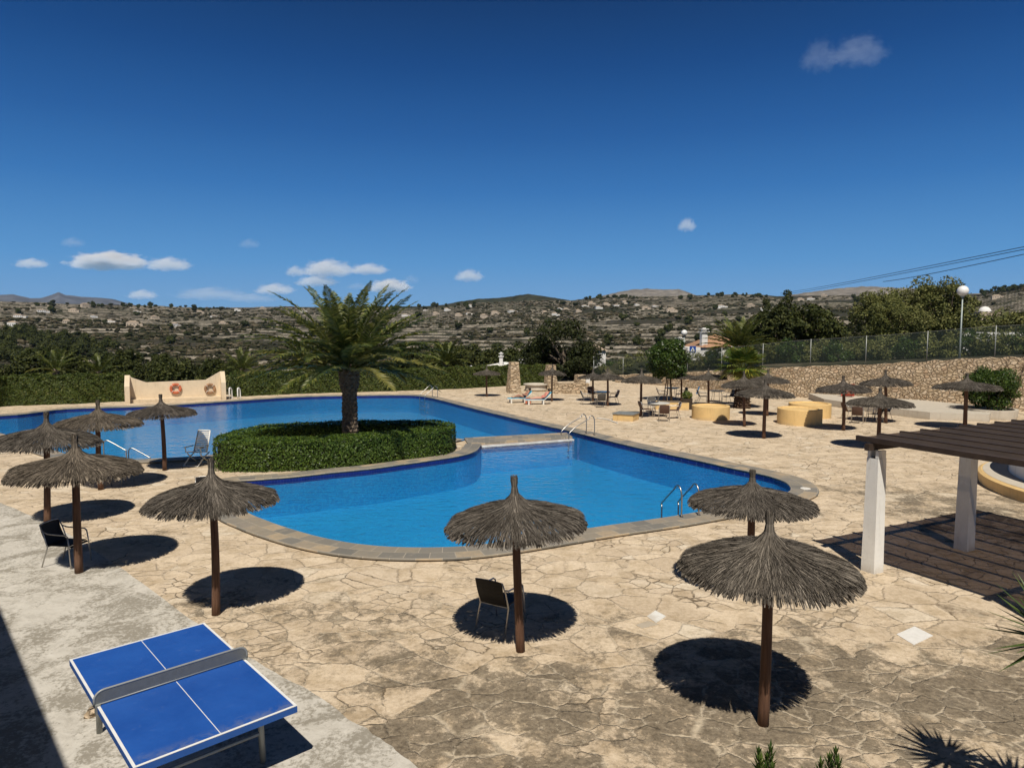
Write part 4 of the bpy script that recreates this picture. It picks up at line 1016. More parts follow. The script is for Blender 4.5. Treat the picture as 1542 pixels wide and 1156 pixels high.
for px,Y,sc,pr,lab in ((1150,78,.85,'spire','dark spire shaped conifer behind the fan palm, leftmost of its group'),(1183,82,1.0,'spire','tallest pointed conifer in the group behind the chain link fence'),(1212,80,.95,'pine0','rounded dark conifer right of the pointed ones behind the fence'),(1165,75,.8,'pine1','lower dark conifer between the pointed conifers and the fan palm'),(1230,84,.95,'pine2','spreading low conifer at the right end of the dark conifer group')):
    place('conifer_tree',lab,pr,px,Y,sc)
for px,Y,sc,pr,lab in ((1320,62,(.85,.85,.70),'olive1','olive green bushy tree, left one of the large clump behind the fence'),(1375,64,(1.0,1.0,.84),'olive0','tallest olive green tree of the large clump behind the fence'),(1415,60,(.85,.85,.76),'olive1','olive green tree just left of the globe lamp on the wall'),(1348,58,(.7,.7,.6),'olive0','lower olive tree in front of the large clump behind the fence')):
    place('olive_green_tree',lab,pr,px,Y,sc)
for k,(px,Y,sc) in enumerate([(905,66,1.0),(925,70,.9),(945,67,1.0),(965,69,1.1),(985,66,1.0),(1020,62,1.0),(1045,60,.9),(1075,60,.9),(1140,58,1.0),(1165,56,1.0),(1190,55,1.1),(1215,54,.9),(1240,54,1.0),(1262,52,.9),(1300,52,.9),(1330,50,1.0),(1365,49,.9),(1395,48,1.0),(1425,47,.9),(1465,47,1.0),(1490,46,1.0),(1515,45,.9),(1540,45,1.1),(1570,44,1.0)]):
    place('wild_shrub','straggly green shrub growing behind the chain link fence','gshrub' if k%3==1 else 'shrub',px,Y,sc*.85,'shrubs behind the chain link fence',cat='shrub')
for k,(px,Y,sc) in enumerate([(1480,75,1.6),(1510,70,1.7),(1540,66,1.6),(1455,80,1.5),(1570,64,1.7),(1500,90,1.9),(1280,95,1.5),(1255,90,1.3)]):
    place('wild_shrub','large olive brown shrub on the slope behind the fence','shrub',px,Y,sc,'large shrubs on the slope behind the fence',cat='shrub')
for k in range(46):
    px=rr.uniform(-20,760); Y=rr.uniform(68,110)
    place('wild_shrub','ragged shrub just beyond the boundary hedge','shrub' if k%2 else 'gshrub',px,Y,rr.uniform(.8,1.3),'ragged shrubs beyond the boundary hedge',cat='shrub')

# round clipped tree with props
b=G(1011,604); cz=AT(1003,541,b[1])[2]
t=thing('clipped_round_tree','round clipped tree on thin stems shading a table','tree',b)
o=bpy.data.objects.new('crown',TM['round'][1]); col.objects.link(o); o.parent=t; o.location=(-.2,0,cz); o.scale=(1.15,1.15,1.1)
m=MB(); m.tube([(0,0,0),(-.05,.02,1.0),(-.2,0,cz-.2)],[.075,.06,.05],8); m.build('trunk',M['bark'],t,True)
for dx in (-.5,-.28): MB().tube([(dx,.1,0),(-.15+dx*.2,.05,cz-.8)],.03,6).build('support_stake',M['pole'],t,True)
# bush by the wall
b=np.array([25.0,36.2,0]); t=thing('round_bush','round glossy bush beside the wide straw umbrella, against the rubble wall','bush',b)
o=bpy.data.objects.new('crown',TM['bush'][1]); col.objects.link(o); o.parent=t; o.location=(0,0,1.60); o.scale=(1,1,.95)
m=MB()
for q in range(5): a_=q*1.26; m.tube([(.08*math.cos(a_),.08*math.sin(a_),.3),(.5*math.cos(a_),.5*math.sin(a_),1.5)],.035,6)
m.build('stem',M['bark'],t,True)
t=thing('round_planter','low round cement planter under the glossy bush','planter',(25.0,36.2,0))
MB().lathe([(1.15,0),(1.2,.42),(1.2,.48),(1.05,.48),(1.05,.36),(0,.36)],32).build('rim',M['cement'],t)
MB().lathe([(0,.375),(1.04,.375),(1.04,.34)],24).build('soil',M['soil'],t)

# ------------------------------------------------------------------ palms
def frond(mb,az,e0,L,droop,g,m=0,w=.46,nl=46,hang=.35,twist=0.0):
    K=14; s=np.linspace(0,1,K); el=e0-droop*s**1.25; ds=L/(K-1)
    rx=np.concatenate([[0],np.cumsum(np.cos(el[:-1])*ds)]); rz=np.concatenate([[0],np.cumsum(np.sin(el[:-1])*ds)])
    bend=g.normal(0,.10)*s**2*L; ca,sa_=math.cos(az),math.sin(az)
    P=np.stack([rx*ca-bend*sa_,rx*sa_+bend*ca,rz],1)
    mb.tube(list(P),list(np.linspace(.030,.006,K)),5,m)
    for side in (-1,1):
        q=np.linspace(.10,1.0,nl); c=np.stack([np.interp(q,s,P[:,k]) for k in range(3)],1); t=np.stack([np.interp(q,s,np.gradient(P[:,k])) for k in range(3)],1); t/=np.linalg.norm(t,axis=1)[:,None]
        lat=np.cross(t,np.array([0,0,1.0])); lat/=np.linalg.norm(lat,axis=1)[:,None]+1e-9; up=np.cross(lat,t)
        ln=w*np.sin(np.clip(q*1.02,0,1)*math.pi*.9+.25)**.6*g.uniform(.85,1.1,nl); ln=np.maximum(ln,.12*w)
        dirn=t*.62+lat*side*.72+up*g.uniform(.10,.42,nl)[:,None]; dirn/=np.linalg.norm(dirn,axis=1)[:,None]
        mid=c+dirn*ln[:,None]*.55; tip=c+dirn*ln[:,None]; tip[:,2]-=hang*ln*g.uniform(.5,1.2,nl); mid[:,2]-=hang*ln*.22
        bw=.030*np.ones(nl)[:,None]; tt=t*bw
        V=np.stack([c-tt*.6,c+tt*.6,mid+tt,tip,mid-tt],1); Fc=(np.arange(nl)*5)[:,None]+np.array([[0,1,2,3,4]]); mb.add(V.reshape(-1,3),Fc,m)
def date_palm(label,loc,hz,L,n,seed,tr=.33,name='date_palm',e=(1.46,.12),wl=.46,ts=True):
    g=np.random.default_rng(seed); t=thing(name,label,'palm tree',loc)
    tk=MB(); nr=46; prof_=[]
    for i in range(nr):
        q=i/(nr-1); z=q*hz; r=tr*(1.12-.18*q) ; 
        if q>.72: r=tr*(.97+.45*math.sin((q-.72)/.28*math.pi*.8))
        prof_.append((r*(1+.11*(i%2)),z-.03*(i%2)))
    tk.lathe([(0,0)][:0]+prof_+[(.05,hz+.15)],26,f=lambda a,z:1+.07*math.sin(a*9+z*22)+.05*math.sin(a*17-z*31))
    tk.build('trunk',M['pbark'],t,False)
    cr=MB()
    for i in range(n):
        q=(i+.5)/n; az=i*2.399963+g.normal(0,.12); e0=e[0]+(e[1]-e[0])*q**.72+g.normal(0,.06)
        dr=.58+.34*q+g.normal(0,.10); Lf=L*(.97+.06*math.sin(q*math.pi))*g.uniform(.9,1.06)
        tmp=MB(); frond(tmp,az,e0,Lf,dr,g,1 if (q>.72 and g.random()<.55) else 0,wl,52 if L>2.5 else 34)
        r0=.18; off=np.array([r0*math.cos(az),r0*math.sin(az),hz+.12-.28*q])
        base_=0
        for V,Ls,S,Mi in zip(tmp.V,tmp.L,tmp.S,tmp.M):
            Ls=Ls-base_; base_+=len(V)
            cr.add(V+off,Ls.reshape(-1,S[0]) if len(set(S))==1 else [tuple(x) for x in np.split(Ls,np.cumsum(S)[:-1])],int(Mi[0]))
    cr.build('crown',[M['palm'],M['palmy']],t); return t
pc=AT(526,578,25.4)
date_palm('tall feathery date palm with a stout trunk inside the clipped hedge ring',(pc[0],25.4,0),3.2,3.6,70,3,.25,e=(1.40,.16),wl=.50)
x=AT(1112,578,56)[0]; z0=float(terr(x,56)); hz=AT(1112,545,56)[2]-z0
date_palm('date palm with arching fronds behind the yellow green fan palm',(x,56,z0),max(hz,1.5),3.1,44,5,.25)
for px,Y,py,L,n,sd,lab in ((365,66,556,2.3,26,6,'small spiky palm beyond the hedge right of the lifebuoy wall'),(85,62,556,2.4,24,7,'small pale green palm behind the left boundary hedge'),(672,72,545,2.6,30,8,'low feathery palm behind the long hedge by the pine wood'),(455,74,540,3.2,30,9,'feathery palm partly hidden behind the tall palm in the pool'),(150,64,560,2.0,20,10,'orange tinged low palm behind the left boundary hedge')):
    x=AT(px,578,Y)[0]; z0=float(terr(x,Y)); hz=max(.5,AT(px,py,Y)[2]-z0); date_palm(lab,(x,Y,z0),hz,L,n,sd,.18,'low_palm',(1.4,.05))
def fan_leaf(mb,base,az,e0,pl,R_,g,m=0,nb=22,spread=2.5):
    d=np.array([math.cos(az)*math.cos(e0),math.sin(az)*math.cos(e0),math.sin(e0)]); tip=base+d*pl; mb.tube([base,base+d*pl*.5+np.array([0,0,.03]),tip],[.02,.014,.01],5,m)
    lat=np.cross(d,[0,0,1.0]); lat/=np.linalg.norm(lat)+1e-9; dd=d*.92-np.array([0,0,.30]); dd/=np.linalg.norm(dd); up=np.cross(lat,dd)
    for k in range(nb):
        th=(k/(nb-1)-.5)*2*spread*.9; v=dd*math.cos(th)+lat*math.sin(th)+up*.12*abs(math.sin(th)); w=np.cross(v,up); w/=np.linalg.norm(w)+1e-9
        r=R_*(1-.22*abs(th)/spread)*g.uniform(.9,1.06); wd=R_*.055; mid=tip+v*r*.6; end=tip+v*r-np.array([0,0,.16*R_*g.uniform(.4,1.4)])
        mb.add([tip,mid+w*wd,end,mid-w*wd],[(0,1,2,3)],m)
def fan_palm(label,loc,hz,n,seed):
    g=np.random.default_rng(seed); t=thing('fan_palm',label,'palm tree',loc)
    tk=MB(); nr=30
    tk.lathe([((.43-.12*(i/(nr-1)))*(1+.16*(i%2)),hz*i/(nr-1)) for i in range(nr)]+[(.05,hz+.1)],24,f=lambda a,z:1+.10*math.sin(a*8+z*25)+.08*math.sin(a*19-z*33)); tk.build('trunk',M['shag'],t)
    cr=MB()
    for i in range(n):
        q=(i+.5)/n; az=i*2.399963+g.normal(0,.15); e0=1.35-1.75*q+g.normal(0,.1)
        fan_leaf(cr,np.array([.1*math.cos(az),.1*math.sin(az),hz]),az,e0,g.uniform(.65,1.0),g.uniform(.75,.95),g,1 if q>.8 and g.random()<.7 else 0)
    cr.build('crown',[M['fan'],M['palmy']],t); return t
b=G(1117,614); fan_palm('stout fan palm with shaggy brown trunk and yellow green leaves by the rubble wall',(b[0],b[1],0),AT(1117,557,b[1])[2],44,4)
# yucca heads at the terrace edge below the viewpoint
def yucca(label,loc,hz,seed,L=.62,n=64):
    g=np.random.default_rng(seed); t=thing('yucca_plant',label,'plant',loc)
    MB().tube([(0,0,-.05),(.04,.02,hz*.5),(0,0,hz)],[.09,.075,.07],10).build('stem',M['bark'],t,True)
    cr=MB()
    for i in range(n):
        q=(i+.5)/n; az=i*2.399963; e0=1.4-1.9*q+g.normal(0,.08); l=L*g.uniform(.8,1.1); d=np.array([math.cos(az)*math.cos(e0),math.sin(az)*math.cos(e0),math.sin(e0)]); lat=np.cross(d,[0,0,1.0]); lat/=np.linalg.norm(lat)+1e-9
        b0=np.array([0,0,hz-.12*q]); p1=b0+d*l*.45; p2=b0+d*l-np.array([0,0,.05*l*q]); upv=np.cross(lat,d)*.008
        cr.add([b0-lat*.014,b0+lat*.014,p1+lat*.024,p2,p1-lat*.024,p1-upv],[(0,1,2,5),(0,5,4),(5,2,3),(4,5,3)])
    cr.build('leaf_rosette',M['agave'],t); return t
yucca('spiky green yucca leaning in at the right edge of the terrace',(4.70,5.86,0),2.0,3,.58)
yucca('lower spiky yucca beside the taller one at the terrace edge',(5.12,5.5,0),1.9,4,.60)
def leafy(label,px,Y,z,seed,n=7):
    g=np.random.default_rng(seed); p=AT(px,1150,Y); t=thing('oleander_shrub',label,'shrub',(p[0],Y,0)); st=MB(); lf=MB()
    for k in range(n):
        tip=np.array([g.normal(0,.13),g.normal(0,.10),z*g.uniform(.9,1.0)]); st.tube([(tip[0]*.3,tip[1]*.3,0),tip*.6,tip],[.012,.009,.005],5)
        for j in range(46):
            az=j*2.4; q=j/46; b0=tip-np.array([0,0,.30*(1-q)]); e0=.35+.9*q; d=np.array([math.cos(az)*math.cos(e0),math.sin(az)*math.cos(e0),math.sin(e0)]); lat=np.cross(d,[0,0,1.0]); lat/=np.linalg.norm(lat); l=g.uniform(.065,.11)
            lf.add([b0,b0+d*l*.5+lat*.010,b0+d*l,b0+d*l*.5-lat*.010],[(0,1,2,3)])
    st.build('stem',M['bark'],t); lf.build('leaves',M['green'],t); return t
leafy('green leafy shoots at the bottom picture edge, wider group',1152,5.5,1.12,1,9)
leafy('single bright green shoot right of the wider group of shoots',1240,5.45,1.16,2,4)
# ------------------------------------------------------------------ rubble walls and stone showers
def wall_band(name,label,pts,w,m,cat='wall'):
    t=thing(name,label,cat); mb=MB(); P=np.array([(p[0],p[1]) for p in pts]); N=normals(P); H=np.array([p[2] for p in pts]); V=[]
    PP=[];HH=[];NN=[]
    for i in range(len(P)-1):
        k=max(2,int(np.linalg.norm(P[i+1]-P[i])/.45))
        for j in range(k): s=j/k; PP.append(P[i]*(1-s)+P[i+1]*s); HH.append(H[i]*(1-s)+H[i+1]*s); NN.append(N[i]*(1-s)+N[i+1]*s)
    PP.append(P[-1]);HH.append(H[-1]);NN.append(N[-1]); k=len(PP); g=np.random.default_rng(3); rows=9
    for i in range(k):
        top=HH[i]+g.uniform(-.07,.07)
        for r in range(rows): z=top*r/(rows-1); o=g.normal(0,.022); q=PP[i]+NN[i]*(w/2+o+.06*(1-r/(rows-1))); V.append((q[0],q[1],z))
        q=PP[i]-NN[i]*w/2; V.append((q[0],q[1],top)); V.append((q[0],q[1],-3.2))
    n=rows+2; Fc=[(i*n+j,i*n+j+1,(i+1)*n+j+1,(i+1)*n+j) for i in range(k-1) for j in range(n-1)]
    mb.add(V,Fc); mb.build('stone_face',m,t); return t
WALL=[(9.2,60.7,.62),(12.5,57.0,.98),(16.0,51.4,1.55),(19.4,47.4,2.03),(23.8,43.6,2.46),(27.2,40.6,2.92),(31.5,36.8,3.3),(38,31,3.7)]
wall_band('rubble_wall','long honey coloured rubble stone retaining wall rising to the right',WALL,.55,M['rubble'])
# chain link fence standing on the wall
t=thing('chain_link_fence','green chain link fence on grey posts on top of the rubble wall','fence')
fp=np.array([(p[0],p[1],p[2]) for p in [(7.2,63.0,.55)]+WALL]); hs=np.array([1.2,1.35,1.6,1.7,1.8,1.8,1.8,1.8,1.8]); off=np.array([.22,.25,0])
mesh_=MB(); s=0; V=[];U=[]
sv=np.concatenate([[0],np.cumsum(np.linalg.norm(np.diff(fp[:,:2],axis=0),axis=1))])
for i,p in enumerate(fp): V+=[(p[0]+.22,p[1]+.25,p[2]-.02),(p[0]+.22,p[1]+.25,p[2]+hs[i])]; U+=[(sv[i],0),(sv[i],hs[i])]
mesh_.add(V,[(2*i,2*i+2,2*i+3,2*i+1) for i in range(len(fp)-1)],0,U); mesh_.build('mesh_panel',M['fence'],t)
for k in range(14):
    q=sv[-1]*k/13; p=np.array([np.interp(q,sv,fp[:,c]) for c in range(3)]); h=np.interp(q,sv,hs)
    MB().tube([(p[0]+.22,p[1]+.25,p[2]-.3),(p[0]+.22,p[1]+.25,p[2]+h+.05)],.027,8).build('post',M['galv'],t,True)
tr_=MB(); tr_.tube([(p[0]+.22,p[1]+.25,p[2]+hs[i]) for i,p in enumerate(fp)],.007,5); tr_.build('top_wire',M['galv'],t)

def stone_pier(name,label,px,pyb,pyt,wb,wt,Y=None):
    b=G(px,pyb); h=AT(px,pyt,b[1])[2]; t=thing(name,label,'stone pillar',b,R(20)); mb=MB(); g=np.random.default_rng(int(px)); rows=12; n=24; V=[]
    for i in range(rows):
        q=i/(rows-1); w=wb+(wt-wb)*q**.8
        for j in range(n):
            a=2*math.pi*j/n+math.pi/4; c,s_=math.cos(a),math.sin(a); k=1/max(abs(c),abs(s_)); r=w/2*k**.85*(1+g.normal(0,.025)); V.append((r*c,r*s_,h*q))
    Fc=[(i*n+j,i*n+(j+1)%n,(i+1)*n+(j+1)%n,(i+1)*n+j) for i in range(rows-1) for j in range(n)]+[tuple((rows-1)*n+j for j in range(n))]
    mb.add(V,Fc); mb.build('stone_shaft',M['rubble'],t); return t
stone_pier('stone_pillar','tall tapering rubble stone pillar in front of the hedge',773.5,591,545,.95,.62)
stone_pier('stone_pillar','rubble stone pillar rising behind the sunbathers umbrella',829,588,549,.95,.62)
stone_pier('stone_pillar','shorter rubble stone pillar next to the white box',874,588,564,.95,.72)
b0=G(837,593); b1=G(886,592)
t=thing('low_stone_wall','low rubble stone wall joining the two stone pillars','wall'); mb=MB(); L_=np.linalg.norm(b1[:2]-b0[:2])
mb.box(((b0[0]+b1[0])/2,(b0[1]+b1[1])/2+.5,.36),(L_,.5,.72)); mb.build('wall_body',M['rubble'],t); MB().box(((b0[0]+b1[0])/2,(b0[1]+b1[1])/2+.05,.14),(L_+.2,.4,.28)).build('step',M['rubble'],t)
p=G(885,589); t=thing('meter_box','small white box on a post beside the shorter stone pillar','box',p); MB().box((0,0,.9),(.3,.2,.55)).build('cabinet',M['white'],t); MB().box((0,-.102,.92),(.22,.006,.42)).build('door',M['housew'],t); MB().tube([(0,0,0),(0,0,.63)],.05,8).build('post',M['galv'],t)
p=G(808,590); t=thing('stone_basin','low round grey stone basin behind the sunbathers','basin',(p[0],p[1]+1.0,0)); MB().lathe([(.75,0),(.85,.1),(.8,.42),(.95,.46),(.95,.53),(.7,.53),(.6,.45),(0,.43)],24).build('bowl',M['cement'],t)

# ------------------------------------------------------------------ ochre drums, planters, bench, cement ledge
for (px,py,r,h,lab) in ((1078,633.5,.95,.68,'ochre painted round drum, the lone one left of the fan palm'),(1217,642,1.03,.76,'ochre painted round drum in front of its twin, with an umbrella shadow on it'),(1232,631,1.05,.72,'ochre painted round drum partly hidden behind its twin')):
    p=G(px,py); t=thing('ochre_drum',lab,'planter',(p[0],p[1]+r,0),group='ochre round drums'); MB().lathe([(r,0),(r,h-.02),(r-.02,h),(r-.16,h),(r-.18,h-.06),(0,h-.06)],48).build('drum_wall',M['yellow'],t,False)
p=G(945,634); t=thing('low_bench','low ochre bench with a grey slate top','bench',(p[0],p[1]+.5,0),R(-28)); MB().box((0,0,.16),(1.05,1.0,.32)).build('base',M['yellow'],t); MB().box((0,0,.345),(1.12,1.08,.05)).build('slate_top',M['slab'],t)
p=G(1023,617); t=thing('planter_box','ochre square planter box under the clipped tree','planter',(p[0]-.1,p[1]+.5,0),R(-14))
MB().box((-.2,0,.2),(1.9,1.1,.4)).build('box',M['yellow'],t); MB().box((-.2,0,.41),(1.7,.9,.03)).build('soil',M['soil'],t)
p=G(1037,617); t=thing('plant_pot','dark brown square pot with a green plant beside the ochre drum','plant pot',(p[0],p[1]+.4,0),R(-10)); MB().box((0,0,.31),(.52,.52,.62),taper=1.12).build('pot',M['dplanter'],t)
cr=MB(); g=np.random.default_rng(2); u=g.normal(size=(420,3)); u/=np.linalg.norm(u,axis=1)[:,None]; V,Fc=leaves(u*np.array([.32,.32,.28])*g.uniform(.5,1,(420,1))+np.array([0,0,.8]),u,.16,g,.6,.3); cr.add(V,Fc); cr.build('foliage',M['fan'],t)
LED=[(18.9,42.0),(20.1,37.6),(21.3,35.3),(23.7,34.4)]; back=[(26.2,37.5),(24.6,41.2),(22.2,43.6),(19.6,45.9)]
t=thing('cement_ledge','low pale cement ledge along the foot of the rubble wall','ledge'); MB().prism(LED+back,0,.38).build('ledge_body',M['cement'],t)
# pallets on the drum etc: hose pipe
a_=G(899,630); b_=G(930,638); t=MB().tube(catmull([a_+[0,0,.03],(a_+b_)/2+[.1,.3,.03],b_+[0,0,.03]],6),.03,8).build('white_pipe',M['white']); tag(t,'thin white pipe lying on the paving beside the ochre bench','pipe')
p=G(932,628); t=thing('orange_cone','tiny pale spout block behind the slate topped bench','block',p); MB().box((0,0,.15),(.25,.2,.3),.4).build('block_body',M['cream'],t); t.name='cream_block'
# red life ring post by the wall
p=AT(1276,606,43.4); t=thing('rescue_station','red rescue post with a red life ring by the rubble wall','rescue post',(p[0],p[1],.06),R(-30)); MB().box((0,0,.75),(.75,.06,.75)).build('board',M['red'],t); MB().tube([(-.2,.06,0),(-.2,.06,1.1)],.035,8).build('post',M['galv'],t); MB().tube([(.2,.06,0),(.2,.06,1.1)],.035,8).build('post',M['galv'],t)
ring('red life ring hung on the rescue post by the rubble wall',(p[0]+.06,p[1]-.16,.85),R(-30),'orange',.25,.075)
# towel on chair
p=G(1057,604); o=MB().box((0,0,0),(.34,.05,.5)).build('towel',M['btowel']); o.location=(p[0]-.3,p[1]-.1,.72); o.rotation_euler=(R(18),0,R(80)); tag(o,'blue towel hanging over the grey armchair behind the lone drum','towel')

# ------------------------------------------------------------------ pergola
u=np.array([.45,-.893]); v=np.array([.893,.45]); C0=np.array([6.62,13.12]); zt=2.54; UL,VL=7.0,5.9
t=thing('pergola','brown timber pergola with brown shade roofing on square white pillars','pergola',(*C0,0),math.atan2(v[1],v[0]))
# local x along v, local y along -u
def pl(mb,x0,x1,y0,y1,z0,z1): mb.box(((x0+x1)/2,(y0+y1)/2,(z0+z1)/2),(abs(x1-x0),abs(y1-y0),z1-z0))
for k in range(10):
    x=.03+k*(VL-.06)/9; r_=MB(); pl(r_,x-.035,x+.035,-UL,.10,zt-.05,zt+.045); r_.build('rafter',M['pergola'],t)
for y in (-.22,-3.5,-6.7):
    b_=MB(); pl(b_,-.12,VL+.1,y-.045,y+.045,zt-.19,zt-.064); b_.build('beam',M['pergola'],t)
for k in range(9):
    x0=.03+k*(VL-.06)/9+.037; x1=.03+(k+1)*(VL-.06)/9-.037; sl_=MB(); nx_,ny_=6,24; V=[]
    for j in range(ny_+1):
        for i in range(nx_+1):
            a_=i/nx_; V.append((x0+(x1-x0)*a_,-UL+.02+(UL+.03)*j/ny_,zt+.025-.022*math.sin(a_*math.pi)*(.6+.4*math.sin(j*1.7+k))))
    sl_.add(V,[(j*(nx_+1)+i,j*(nx_+1)+i+1,(j+1)*(nx_+1)+i+1,(j+1)*(nx_+1)+i) for j in range(ny_) for i in range(nx_)]); sl_.build('shade_panel',M['shade'],t,True)
for x in (.18,3.1):
    for y in (-.22,-3.5,-6.7):
        p_=MB(); w0,w1=.275,.235; p_.box((x,y,1.09),(w0,w0,2.2),taper=w1/w0); p_.add([(x+sx*w1/2*(1 if True else 1),y+sy*w1/2,zz) for sx,sy,zz in ((-1,-1,2.19),(1,-1,2.19),(1,1,2.19),(-1,1,2.19))],[(0,1,2,3)])
        for sy in (-1,1): p_.box((x,y+sy*.083,2.265),(.215,.062,.15))
        p_.build('pillar',M['white'],t)
# round bar counter
c=np.array([18.4,18.6]); t=thing('round_bar','round white bar wall on an ochre edged step beyond the pergola','bar',(*c,0))
MB().lathe([(4.8,0),(4.82,.30),(4.74,.34),(3.98,.345)],72).build('step',M['yellow'],t,False)
MB().lathe([(4.70,.349),(4.05,.352),(4.05,.352)],72).build('step_top',M['cement'],t)
MB().lathe([(4.05,.353),(4.0,1.12),(3.8,1.12),(3.8,.36)],72).build('bar_wall',M['white'],t)
MB().lathe([(3.7,1.125),(4.18,1.125),(4.2,1.14),(4.2,1.165),(3.7,1.17)],72).build('counter_top',M['slab'],t)

# ------------------------------------------------------------------ loungers and sunbathers
def lounger(label,loc,rz,sc=1.0):
    t=thing('sun_lounger',label,'sun lounger',loc,rz); t.scale=(sc,)*3
    f=MB()
    for sy in (-.3,.3): f.tube([(-.95,sy,.30),(.35,sy,.30)],.03,8); f.tube([(.35,sy,.30),(.80,sy,.72)],.028,8)
    f.tube([(-.95,-.3,.30),(-.95,.3,.30)],.03,8); f.tube([(.80,-.3,.72),(.80,.3,.72)],.028,8); f.build('frame',M['wplastic'],t,True)
    s=MB()
    for k in range(14): s.box((-.88+k*.092,0,.315),(.06,.58,.02))
    s.build('seat_slats',M['wplastic'],t); s=MB()
    for k in range(6): q=(k+.5)/6; s.add([(.35+.45*(q-.06)+0,-.29,.33+.42*(q-.06)),(.35+.45*(q-.06),.29,.33+.42*(q-.06)),(.35+.45*(q+.06),.29,.33+.42*(q+.06)),(.35+.45*(q+.06),-.29,.33+.42*(q+.06))],[(0,1,2,3)])
    s.build('backrest',M['wplastic'],t)
    for x,sy in ((-.7,-.29),(-.7,.29),(.3,-.29),(.3,.29)): l=MB(); l.box((x,sy,.14),(.10,.06,.28),taper=.8); l.build('leg',M['wplastic'],t)
    return t
def skin(name,verts,edges,rad,mat,parent):
    me=bpy.data.meshes.new(name); me.from_pydata(verts,edges,[]); o=bpy.data.objects.new(name,me); col.objects.link(o); o.parent=parent; me.materials.append(mat)
    md=o.modifiers.new('skin','SKIN'); me.skin_vertices.new() if not me.skin_vertices else None
    for i,r in enumerate(rad): me.skin_vertices[0].data[i].radius=(r,r) if np.isscalar(r) else r
    me.skin_vertices[0].data[0].use_root=True
    s=o.modifiers.new('sub','SUBSURF'); s.levels=2; s.render_levels=2
    for p in me.polygons: p.use_smooth=True
    return o
def person(label,loc,rz,skinm,suit,top,arms):
    t=thing('person',label,'person',loc,rz)
    # reclining along local x: feet at -x, back raised on the lounger
    V=[(.27,0,.44),(.42,0,.56),(.57,0,.72),(.66,0,.83),(.70,0,.90),(.715,0,.99),  # pelvis..neck, head
       (.25,-.10,.44),(-.16,-.13,.60 if arms else .44),(-.56,-.13,.40),(-.62,-.13,.49),
       (.25,.10,.44),(-.16,.12,.47),(-.56,.12,.40),(-.62,.12,.49),
       (.60,-.17,.77),(.44,-.27,.58),(.24,-.21,.50 if not arms else .62),(.18,-.19,.50 if not arms else .66),
       (.60,.17,.77),(.44,.27,.58),(.24,.22,.50 if not arms else .62),(.18,.2,.50 if not arms else .66)]
    E=[(0,1),(1,2),(2,3),(3,4),(4,5),(0,6),(6,7),(7,8),(8,9),(0,10),(10,11),(11,12),(12,13),(2,14),(14,15),(15,16),(16,17),(2,18),(18,19),(19,20),(20,21)]
    rad=[(.13,.17),(.12,.15),(.12,.17),(.06,.09),(.055,.055),(.105,.085),.095,.065,.04,.03,.095,.065,.04,.03,.055,.042,.032,.025,.055,.042,.032,.025]
    b=skin('body',V,E,rad,skinm,t)
    h=MB(); h.lathe([(.0,-.02),(.085,-.01),(.108,.05),(.10,.11),(.06,.15),(0,.155)],16,(.735,0,.93)); h.build('hair',M['hair'],t,True)
    s=MB(); s.lathe([(.15,-.1),(.185,0),(.16,.12)],18,(0,0,0)); o=s.build('swimsuit',suit,t,True); o.location=(.30,0,.47); o.rotation_euler=(0,R(40),0); o.scale=(.8,1.02,1)
    if top: s=MB(); s.lathe([(.135,-.12),(.155,0),(.16,.13)],18); o=s.build('bikini_top',suit,t,True); o.location=(.52,0,.67); o.rotation_euler=(0,R(42),0); o.scale=(.85,1.12,1)
    return t
l1=G(783,606); l2=G(811,608.5)
lounger('white plastic sun lounger carrying the dark haired sunbather nearer the tall stone pillar',l1,R(12),.86)
lounger('white plastic sun lounger carrying the sunbather in pink',l2,R(5),.9)
def towel(label,loc,rz,sc):
    mb=MB(); pts=[(-.9,.345),(.32,.345),(.36,.365),(.80,.79),(.86,.84)]; V=[]
    for x,z in pts:
        for y in (-.27,.27): V.append((x,y,z))
    for x,z in pts:
        for y in (-.27,.27): V.append((x+.006,y,z-.012))
    n=len(pts); Fc=[(2*i,2*i+1,2*i+3,2*i+2)[::-1] for i in range(n-1)]+[(2*n+2*i,2*n+2*i+1,2*n+2*i+3,2*n+2*i+2) for i in range(n-1)]
    Fc+=[(0,1,2*n+1,2*n),(2*n-2,4*n-2,4*n-1,2*n-1)]+[(2*i,2*i+2,2*n+2*i+2,2*n+2*i) for i in range(n-1)]+[(2*i+1,2*n+2*i+1,2*n+2*i+3,2*i+3) for i in range(n-1)]
    o=mb.add(V,Fc).build('beach_towel',M['towel']); o.location=Vector(loc); o.rotation_euler=(0,0,rz); o.scale=(sc,)*3; return tag(o,label,'towel')
towel('turquoise towel under the dark haired sunbather',l1,R(12),.86); towel('turquoise towel under the sunbather in pink',l2,R(5),.9)
person('dark haired sunbather in a dark swimsuit reclining with one knee raised, arms forward',(*l1[:2],-.02),R(12),M['skin'],M['swim'],False,True).scale=(.86,)*3
person('sunbather in a pink swimsuit lying back with legs stretched',(*l2[:2],-.02),R(5),M['skin2'],M['swim2'],True,False).scale=(.9,)*3
p=G(795,607); t=thing('beach_bag','orange beach bag between the two sun loungers','bag',p); MB().box((0,0,.17),(.34,.2,.34),taper=.85).build('bag_body',M['orange'],t); MB().tube(catmull([(-.1,0,.33),(-.08,0,.46),(.08,0,.46),(.1,0,.33)],4),.012,6).build('strap',M['yellow'],t)

